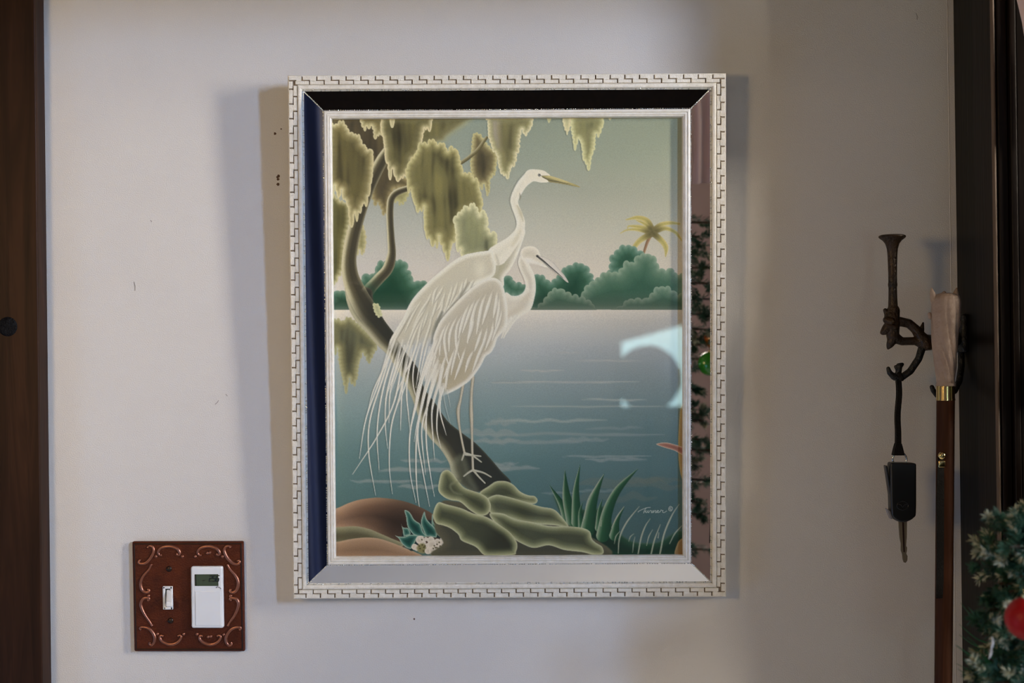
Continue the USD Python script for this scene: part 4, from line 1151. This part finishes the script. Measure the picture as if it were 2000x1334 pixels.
prof = [(0, 690), (38, 688), (34, 660), (31, 600), (30, 540), (30, 522), (33, 512), (33, 498), (31, 488), (31, 420), (33, 350), (35, 290), (39, 245), (50, 208), (68, 184), (92, 166), (97, 158), (94, 150), (80, 143), (40, 146), (0, 150)]
lp = [(max(r * HS, 1e-5), (690 - z) * HS) for r, z in prof]
tr = lathe(lp, 32)
tr.apply_translation(hk(386, 690))
obj("trumpet_prong", tr, M["gilt_iron"], hook, smooth=40, base=HB)
obj("beast_head", rods([[(390, 690, 46), (378, 735, 56), (384, 790, 52)], [(330, 690, 16), (345, 720, 22)], [(380, 790, 52), (340, 828, 38), (312, 850, 20)], [(384, 800, 50), (384, 880, 46), (450, 915, 30), (550, 912, 30)], [(384, 900, 40), (366, 935, 28), (352, 962, 12)],
                        [(430, 770, 36), (500, 785, 34), (552, 830, 36), (585, 880, 44), (620, 925, 58), (655, 925, 55)], [(590, 840, 22), (604, 782, 7)], [(550, 912, 30), (610, 930, 45)], [(340, 760, 28, -.006), (372, 770, 30, -.008)], [(350, 800, 16, -.008), (400, 815, 18, -.009)]]), M["gilt_iron"], hook, smooth=40, base=HB, label="gilt snarling beast head")
obj("arm", rods([[(640, 920, 56), (700, 915, 46, .012), (780, 905, 40, .032), (868, 900, 48, .050)]]), M["iron"], hook, smooth=40, base=HB)
obj("lower_prong", rods([[(600, 950, 30), (572, 1040, 27), (512, 1130, 26), (446, 1178, 25), (392, 1172, 24), (362, 1142, 20), (352, 1112, 15)]]), M["iron"], hook, smooth=40, base=HB)
obj("leaf_knob", rods([[(452, 1082, 14), (430, 1095, 24), (424, 1150, 22), (424, 1182, 20)], [(405, 1098, 12), (425, 1120, 20)]], .001), M["iron"], hook, smooth=40, base=HB)
px_, pz_ = hk(884, 900)[0], HB[2]
obj("back_plate", rbox([AX1 - .0075, -.036, hk(0, 1010)[2]], [AX1 + .001, -.008, hk(0, 720)[2]], .003), M["iron"], hook, smooth=40, base=HB)
obj("small_prong", rods([[(880, 980, 24, .050), (880, 1100, 24, .044), (866, 1200, 24, .034), (834, 1272, 22, .024), (770, 1318, 20, .016), (704, 1306, 19, .012), (676, 1268, 19, .010), (668, 1246, 17, .010)]]), M["iron"], hook, smooth=40, base=HB)

# ---------------------------------------------------------------- car key on its strap
def ky(x, y, depth=HY):
    return zoomed(x, y, 5.8, 1700, 880, depth)


KB = world(1757, 960, HY)
key = thing("car_key", "black car key fob hanging by a leather strap from the hook", "key", KB)


def kpart(name, mesh, m, parent=key, **k):
    return obj(name, mesh, m, parent, base=KB, **k)


def flat(x, y, depth=HY):
    return world(x, y, depth)


def ribbon(path, widths, thick):
    """Flat strap: picture-plane path, half width and thickness in picture units."""
    p = spline(np.array(path, float), False, 6)
    w = np.interp(np.linspace(0, 1, len(p)), np.linspace(0, 1, len(widths)), widths)
    V = []
    for (x, y), h in zip(p, w):
        c = flat(x, y)
        a = RIGHT * h * PXM
        V += [c - a + [0, -thick, 0], c + a + [0, -thick, 0], c + a + [0, thick, 0], c - a + [0, thick, 0]]
    n = len(p)
    f = []
    for i in range(n - 1):
        for j in range(4):
            a, b, c, d = i * 4 + j, i * 4 + (j + 1) % 4, (i + 1) * 4 + (j + 1) % 4, (i + 1) * 4 + j
            f += [[a, b, c], [a, c, d]]
    f += [[0, 2, 1], [0, 3, 2], [4 * n - 4, 4 * n - 3, 4 * n - 2], [4 * n - 4, 4 * n - 2, 4 * n - 1]]
    t = trimesh.Trimesh(V, f, process=False)
    t.fix_normals()
    return t


loop = []
for a in np.linspace(-.35, np.pi + .35, 18):
    loop.append(flat(1754.5 + 1.5 * math.cos(a), 739 - 9 * math.sin(a)) + np.array([0, -.0085 * math.cos(a) , 0]))
kpart("strap", join(ribbon([(1754.5, 738), (1756, 770), (1753, 810), (1754, 845), (1754, 868)], [4.5, 4.6, 4.6, 4.8, 5.2], .0030), ribbon([(1754, 866), (1754, 876), (1754, 889)], [5.2, 8, 11], .0042), tube(loop, .0027, 8)), M["leather"], smooth=40)
rg = trimesh.creation.torus(13.4 * PXM, .0010, major_sections=40, minor_sections=10)
rg.apply_transform(trimesh.transformations.rotation_matrix(math.pi / 2, [1, 0, 0]))
rg.apply_translation(flat(1757, 897))
kpart("key_ring", rg, M["chrome"], smooth=True, label="small silver ring")
out = spline(np.array([[1735.5, 905], [1745, 903.5], [1765, 903], [1784, 904], [1785.8, 908], [1785.8, 955], [1785.5, 1000], [1782, 1009], [1772, 1016], [1758, 1018.5], [1746, 1015], [1739, 1007], [1737, 995], [1735.8, 950]]), True, 5)
XZ = np.array([flat(a, b) for a, b in out])


def prism(XZ, y0, y1, bevel):
    poly = Polygon(XZ[:, [0, 2]])
    inner = poly.buffer(-bevel)
    s = m3.Manifold.sphere(bevel, 8)
    pts3 = np.array(inner.exterior.coords)[::2]
    return tri(m3.Manifold.batch_hull([s.translate([float(a), float(y), float(b)]) for a, b in pts3 for y in (y0 + bevel, y1 - bevel)]))


kpart("fob_body", prism(XZ, HY - .008, HY + .006, .0018), M["black_plastic"], smooth=50)
side = np.array([flat(a, b) for a, b in [(1727.5, 909), (1742, 905), (1743, 992), (1730.5, 993)]])
kpart("fold_cover", prism(side, HY - .0045, HY + .0045, .001), M["black_plastic"], smooth=50)
low = np.array([flat(a, b) for a, b in [(1730, 993), (1742, 993), (1746, 1006), (1748, 1017.5), (1738, 1013), (1731.5, 1004)]])
kpart("side_release", prism(low, HY - .0042, HY + .0042, .0006), M["grey_plastic"], smooth=50, label="grey corner of the fob")
er = []
for a in np.linspace(0, 2 * np.pi, 33)[:-1]:
    er.append(flat(1763.2 + 11 * math.cos(a), 987.5 + 8.6 * math.sin(a), HY - .0081))
er = np.array(er + er[:2])
wing = np.array([flat(a, b, HY - .0081) for a, b in spline(np.array([[1752.6, 985], [1756.5, 984.5], [1760, 986], [1763.2, 990.6], [1766.4, 986], [1770, 984.5], [1773.8, 985]]), False, 5)])
kpart("emblem", join(tube(er, .00055, 8, False), tube(wing, .0006, 8)), M["emblem"], smooth=True, label="faint round winged emblem")
bl = np.array([flat(a, b) for a, b in [(1754.6, 1014), (1771, 1014), (1770.4, 1050), (1769.4, 1062), (1769.2, 1066), (1771, 1069), (1770.6, 1076), (1769.5, 1081), (1772, 1086), (1771.5, 1094), (1768.5, 1099), (1765, 1098), (1763, 1092), (1762.3, 1083), (1759.5, 1075), (1759.4, 1062), (1757, 1050)]])
blade = trimesh.creation.extrude_polygon(Polygon(bl[:, [0, 2]]), .0026)
blade.vertices = np.column_stack([blade.vertices[:, 0], HY + .0013 - blade.vertices[:, 2], blade.vertices[:, 1]])
blade.fix_normals()
groove = ribbon([(1763, 1020), (1764, 1050), (1765, 1078)], [1.6, 1.6, 1.2], .0017)
kb = kpart("key_blade", blade, M["steel"])
kpart("blade_groove", groove, M["bronze_dark"], kb)

# ---------------------------------------------------------------- walking stick with a carved horse head
CY = -.098
CPX = (CY - EYE[1]) / FOCAL_PX
top, foot = world(1847, 780, CY), world(1842.5, 1334, CY)
axis = (top - foot) / np.linalg.norm(top - foot)
floor_pt = foot - axis * (foot[2] - .002) / axis[2]
cane = thing("walking_stick", "wooden walking stick with a white carved horse head handle and brass collar", "walking stick", floor_pt)


def cpart(name, mesh, m, parent=cane, **k):
    return obj(name, mesh, m, parent, base=floor_pt, **k)


def along(p, q, r0, r1, n=12, sides=28):
    u = np.linspace(0, 1, n)[:, None]
    return tube(np.asarray(p) * (1 - u) + np.asarray(q) * u, np.linspace(r0, r1, n), sides)


cpart("shaft", along(floor_pt, top, .0085, 17.3 * CPX), M["cane_wood"], smooth=40)
c0, c1 = world(1846.8, 781, CY), world(1846.6, 754, CY)
cpart("brass_collar", join(along(c0, c1, 17.6 * CPX, 17.4 * CPX), along(c0 - [0, 0, .0005], c0 + [0, 0, .0014], 18.2 * CPX, 18.2 * CPX, 4)), M["brass"], smooth=40)
rows = [(1095, 160, 350), (1080, 157, 347), (1000, 150, 350), (900, 139, 360), (800, 124, 367), (700, 112, 374), (600, 106, 378), (500, 104, 386), (420, 102, 398), (350, 100, 405), (290, 101, 410), (230, 103, 412), (185, 108, 408), (150, 125, 395), (128, 165, 350), (118, 205, 300)]
ys = np.array([r[0] for r in rows][::-1], float)
N, KS = 96, 64
yy = np.linspace(118, 1095, N)
L_, R_ = np.interp(yy, ys, [r[1] for r in rows][::-1]), np.interp(yy, ys, [r[2] for r in rows][::-1])
V = []
for i in range(N):
    cx, hw = (L_[i] + R_[i]) / 2, (R_[i] - L_[i]) / 2
    c = zoomed(cx, yy[i], 5.34, 1800, 550, CY)
    a = np.arange(KS) * 2 * np.pi / KS
    u = (yy[i] - 118) / (1095 - 118)
    twist = 1.9 * (1 - u) + .5 * math.sin(3 * u)
    # locks of the mane: deep twisted furrows on the right of the front, gentle ones on the left
    front = .5 - .5 * np.sin(a)
    rightish = .5 + .5 * np.cos(a - .2)
    fur = np.abs(np.sin((a + twist) * 4.0)) ** .6
    fine = np.abs(np.sin((a + twist * .9) * 9.0 + 1)) ** .7
    rr = 1 - .26 * (1 - fur) * (.25 + .75 * rightish) * np.clip(u * 4, .2, 1) * (1.15 - u * .5) - .035 * (1 - fine)
    rr = np.clip(rr, .5, 1.04)
    x = np.cos(a) * hw * rr
    d = np.sin(a) * hw * .92 * rr
    V.append(c + np.outer(x * CPX / 5.34, RIGHT) + np.outer(d * CPX / 5.34, AHEAD))
V = np.array(V)
i, j = np.meshgrid(np.arange(N - 1), np.arange(KS), indexing="ij")
q = np.stack([i * KS + j, i * KS + (j + 1) % KS, (i + 1) * KS + (j + 1) % KS, (i + 1) * KS + j], -1).reshape(-1, 4)
k = np.arange(KS)
VV = np.vstack([V.reshape(-1, 3), V[0].mean(0), V[-1].mean(0)])
ff = np.vstack([q[:, [0, 1, 2]], q[:, [0, 2, 3]], np.column_stack([np.full(KS, N * KS), (k + 1) % KS, k]), np.column_stack([np.full(KS, N * KS + 1), (N - 1) * KS + k, (N - 1) * KS + (k + 1) % KS])])
hd = trimesh.Trimesh(VV, ff, process=False)
hd.fix_normals()
han = cpart("horse_handle", hd, M["bone"], smooth=True, label="white carved horse head seen from its mane")


def hz(x, y, r, d=0):
    return zoomed(x, y, 5.34, 1800, 550, CY + d), r * CPX / 5.34


def knob(*qs):
    a = [hz(*q) for q in qs]
    return chain([p for p, _ in a], [r for _, r in a], 12)


cpart("ear", smoothed(knob((104, 72, 9), (114, 125, 28), (136, 200, 44)), .002, 4), M["bone"], han, smooth=40)
cpart("ear", smoothed(knob((366, 74, 10), (354, 135, 34), (336, 215, 56, .002)), .002, 4), M["bone"], han, smooth=40)
cpart("forelock", smoothed(knob((235, 122, 24), (225, 160, 38), (236, 210, 30, -.004)) + knob((300, 150, 26), (330, 260, 30, -.005), (345, 400, 20, -.008)), .002, 4), M["bone"], han, smooth=40)
cpart("cheek", smoothed(knob((84, 340, 22, .002), (90, 372, 24, .002)) + knob((385, 420, 26, .003), (380, 470, 20, .003)), .002, 4), M["bone"], han, smooth=40)
cpart("neck_ring", along(zoomed(252, 1085, 5.34, 1800, 550, CY), zoomed(252, 1060, 5.34, 1800, 550, CY), 19.2 * CPX, 18.6 * CPX, 4), M["bone"], han, smooth=40)
# dark strap buttoned to the shaft with a brass stud
sy = CY - 17.6 * CPX
stp = [world(x, y, sy - .0012) for x, y in [(1838, 890), (1838.5, 930), (1838, 1000), (1838, 1080), (1837, 1140), (1835.5, 1169)]]
a = spline(np.array(stp), False, 6)
hw = np.interp(np.linspace(0, 1, len(a)), [0, .3, .8, 1], [6, 8.5, 8, 7]) * CPX
VV = np.vstack([a - np.outer(hw, RIGHT), a + np.outer(hw, RIGHT) + [0, .003, 0], a + np.outer(hw, RIGHT) + [0, .0048, 0], a - np.outer(hw, RIGHT) + [0, .0018, 0]]) + [0, -.0006, 0]
n = len(a)
ff = []
for s in range(4):
    for i in range(n - 1):
        p, q_ = s * n + i, ((s + 1) % 4) * n + i
        ff += [[p, p + 1, q_ + 1], [p, q_ + 1, q_]]
ff += [[0, n, 2 * n], [0, 2 * n, 3 * n], [n - 1, 3 * n - 1, 2 * n - 1], [n - 1, 4 * n - 1, 3 * n - 1]]
st = trimesh.Trimesh(VV, ff, process=False)
st.fix_normals()
cpart("strap", st, M["leather"], smooth=40, label="dark leather strap down the shaft")
stud = trimesh.creation.icosphere(3, .0042)
stud.vertices[:, 1] *= .7
stud.apply_translation(world(1840, 890, sy - .002))
cpart("brass_stud", stud, M["brass"], smooth=True)
bar = rbox(world(1833, 900, sy - .0022), world(1845, 913, sy + .001), .0012)
cpart("brass_loop", bar, M["brass"], smooth=40)

# ---------------------------------------------------------------- frosted fir tree
TC = np.array([.602, -.335])
tree = thing("christmas_tree", "frosted green artificial Christmas tree in the lower right corner", "christmas tree", (TC[0], TC[1], .02))
TB = np.array([TC[0], TC[1], .02])
obj("trunk", tube([[*TC, .02], [*TC, .9], [*TC, 1.55]], [.02, .015, .005], 12), M["bark"], tree, smooth=40, base=TB)
obj("stand", lathe([(.0001, .0201), (.10, .0201), (.10, .032), (.03, .045), (.026, .12), (.0001, .12)]), M["iron"], tree, smooth=40, base=(0, 0, .02))
rt = np.random.default_rng(12)


def needle_set(base, tip, n, length, spread, flat_w=.0011, part_of=(0, 1)):
    """Flat pointed needles round a twig from base to tip; returns (green, frosted) triangles."""
    base, tip = np.asarray(base), np.asarray(tip)
    d = tip - base
    L = np.linalg.norm(d)
    d = d / L
    s = part_of[0] + (part_of[1] - part_of[0]) * rt.random(n) ** .8
    o = rt.normal(size=(n, 3))
    o -= np.outer(o @ d, d)
    o /= np.linalg.norm(o, axis=1, keepdims=True)
    dirs = o * spread * rt.uniform(.5, 1.1, (n, 1)) + d * rt.uniform(.5, 1.0, (n, 1))
    dirs /= np.linalg.norm(dirs, axis=1, keepdims=True)
    b = base + np.outer(s * L, d)
    ln = length * rt.uniform(.7, 1.25, (n, 1))
    w = np.cross(dirs, rt.normal(size=(n, 3)))
    w /= np.linalg.norm(w, axis=1, keepdims=True)
    th = np.cross(dirs, w)
    mid = b + dirs * ln * .55
    v = np.stack([b, mid + w * flat_w, mid + th * flat_w * .5, mid - w * flat_w, mid - th * flat_w * .5, b + dirs * ln], 1)
    f = np.array([[0, 1, 2], [0, 2, 3], [0, 3, 4], [0, 4, 1], [5, 2, 1], [5, 3, 2], [5, 4, 3], [5, 1, 4]])
    return v.reshape(-1, 3), (np.arange(n)[:, None, None] * 6 + f).reshape(-1, 3)


def merge(sets):
    V, F, k = [], [], 0
    for v, f in sets:
        V.append(v)
        F.append(f + k)
        k += len(v)
    return trimesh.Trimesh(np.vstack(V), np.vstack(F), process=False)


def branch(root, tip, twigs, frost, size=1.0):
    """A branch: stem, side twigs, green needles and frosted tips."""
    root, tip = np.asarray(root, float), np.asarray(tip, float)
    mid = (root + tip) / 2 + [0, 0, -.012 * size]
    c = spline(np.array([root, mid, tip]), False, 6)
    st = obj("branch", tube(c, np.linspace(.0035, .0014, len(c)), 6), M["bark"], tree, smooth=True, base=TB)
    green, white = [], []
    for k in range(twigs):
        u = .35 + .65 * (k + 1) / twigs
        p = c[min(int(u * (len(c) - 1)), len(c) - 1)]
        dd = (tip - root) / np.linalg.norm(tip - root)
        q = p + (dd * rt.uniform(.2, .7) + rt.normal(size=3) * .6 + [0, 0, .12]) * .022 * size
        green.append(needle_set(p, q, 90, .0095, .9, .00065))
        if rt.random() < frost:
            white.append(needle_set(p, q + (q - p) * .1, 60, .0075, .9, .0008, (.45, 1.0)))
    green.append(needle_set(c[3], tip, 130, .011, .9, .0007))
    obj("needles", merge(green), M["needle"], st, kind="stuff", base=TB)
    if white:
        obj("frosted_needles", merge(white), M["frost"], st, kind="stuff", label="frosted pale needle tips", base=TB)


# the branches that show, each at its own depth
VISIBLE = [(1990, 1032, -.30, 7, .9, 1.1), (1968, 1036, -.31, 7, .8, 1.0), (1950, 1066, -.32, 7, .95, 1.0), (1982, 1064, -.28, 7, .8, 1.0), (1968, 1105, -.30, 7, .15, 1.1), (1995, 1118, -.33, 7, .6, 1.0), (1962, 1140, -.31, 7, .3, 1.0), (1985, 1160, -.27, 7, .3, 1.1),
                          (1944, 1192, -.32, 7, .55, .9), (1938, 1214, -.33, 7, .9, .9), (1940, 1240, -.31, 7, .5, .9), (1965, 1235, -.27, 7, .2, 1.0), (1972, 1270, -.29, 7, .3, 1.0), (1995, 1288, -.33, 8, .8, 1.1), (1965, 1318, -.33, 8, .9, 1.1), (1925, 1312, -.31, 6, .5, .8), (1948, 1338, -.30, 7, .3, 1.0),
                          (1990, 1330, -.35, 8, .8, 1.0), (1978, 1190, -.355, 5, .9, .7), (2012, 1010, -.30, 7, .7, 1.0)]
for px, py, d, tw, fr, sz in VISIBLE:
    px, tw = px - 12, tw * 2
    tip = world(px, py, d)
    root = np.array([TC[0] - .02, TC[1] + .04 * rt.normal() * .3, tip[2] + .035])
    branch(root, tip, tw, fr, sz)
# the mass of smaller twigs behind them
for k in range(46):
    py = 1016 + 330 * (k + .5) / 46
    left = np.interp(py, [1010, 1040, 1065, 1110, 1160, 1200, 1240, 1270, 1300, 1340], [1978, 1958, 1950, 1962, 1962, 1944, 1944, 1962, 1950, 1926])
    d = -.31 - .05 * rt.random()
    tip = world(left + (2030 - left) * rt.random(), py, d)
    branch([TC[0] - .02, TC[1], tip[2] + .03], tip, 8, .28, .85)
# the rest of the cone, outside the frame or behind
for k in range(64):
    z = 1.12 + .47 * ((k + .5) / 64)
    a = 2.399 * k
    r = (.175 if z < 1.32 else .175 * (1.62 - z) / .32 + .012)
    tip = np.array([TC[0] + math.cos(a) * r, TC[1] + math.sin(a) * r, z - .02])
    if tip[1] > -.18 or tip[0] < .545:
        continue
    branch([TC[0], TC[1], z + .02], tip, 6, .45, .95)
# branches on the side towards the wall, seen only in the frame's right mirror strip
for k in range(20):
    z = 1.20 + .42 * k / 19
    tip = np.array([.565 + .075 * rt.random(), -.152 - .06 * rt.random(), z])
    branch([TC[0], TC[1], z + .03], tip, 9, .3, 1.0)
# green tinsel sprays
sprays = []
for (x0, y0), (x1, y1), d in [((1965, 1300), (1880, 1254), -.30), ((1960, 1296), (1902, 1272), -.31), ((1960, 1330), (1882, 1322), -.29), ((1962, 1310), (1895, 1286), -.31), ((1958, 1260), (1890, 1205), -.28), ((1950, 1330), (1898, 1300), -.30), ((1962, 1300), (1915, 1285), -.32)]:
    p, q = world(x0, y0, d), world(x1, y1, d - .01)
    for m_ in range(5):
        e = rt.normal(size=3) * .006
        c = spline(np.array([p, (p + q) / 2 + [0, 0, -.004] + e, q + e * 1.5]), False, 6)
        sprays.append(tube(c, np.linspace(.0009, .0002, len(c)), 5))
obj("tinsel_spray", join(*sprays), M["tinsel"], tree, smooth=True, base=TB, kind="stuff", label="thin green tinsel sprays")


def bauble(name, c, r, m, label):
    t = thing(name, label, "ornament", c)
    obj("ball", trimesh.creation.icosphere(4, r), m, t, smooth=True)
    cap = lathe([(.0001, r * .96), (r * .22, r * .96), (r * .22, r * 1.12), (.0001, r * 1.12)], 20)
    obj("cap", cap, M["brass"], t, smooth=40)
    lo = trimesh.creation.torus(r * .14, r * .03, major_sections=20, minor_sections=8)
    lo.apply_transform(trimesh.transformations.rotation_matrix(math.pi / 2, [1, 0, 0]))
    lo.apply_translation([0, 0, r * 1.24])
    obj("loop", lo, M["brass"], t, smooth=True)
    return t


bauble("bauble", world(2006, 1208, -.41), 42 * 1.09 / FOCAL_PX, M["red_ball"], "red glass bauble half hidden at the right edge of the tree")
bauble("bauble", np.array([.585, -.165, 1.418]), .017, M["green_ball"], "green bauble mirrored in the frame's right strip")
bauble("bauble", np.array([.612, -.170, 1.452]), .014, M["orange_ball"], "orange bauble mirrored in the frame's right strip")
bauble("bauble", np.array([.640, -.168, 1.490]), .011, M["red_ball"], "small red bauble at the back of the tree")
ic = world(1938, 1262, -.37)
it = thing("icicle_ornament", "small glittering icicle hanging under a frosted branch", "ornament", ic)
obj("icicle", tube([[0, 0, .008], [.0005, 0, .003], [-.0008, 0, -.002], [-.0015, 0, -.007], [-.003, 0, -.011]], [.0004, .0013, .0008, .0013, .0003], 6), M["icicle"], it)
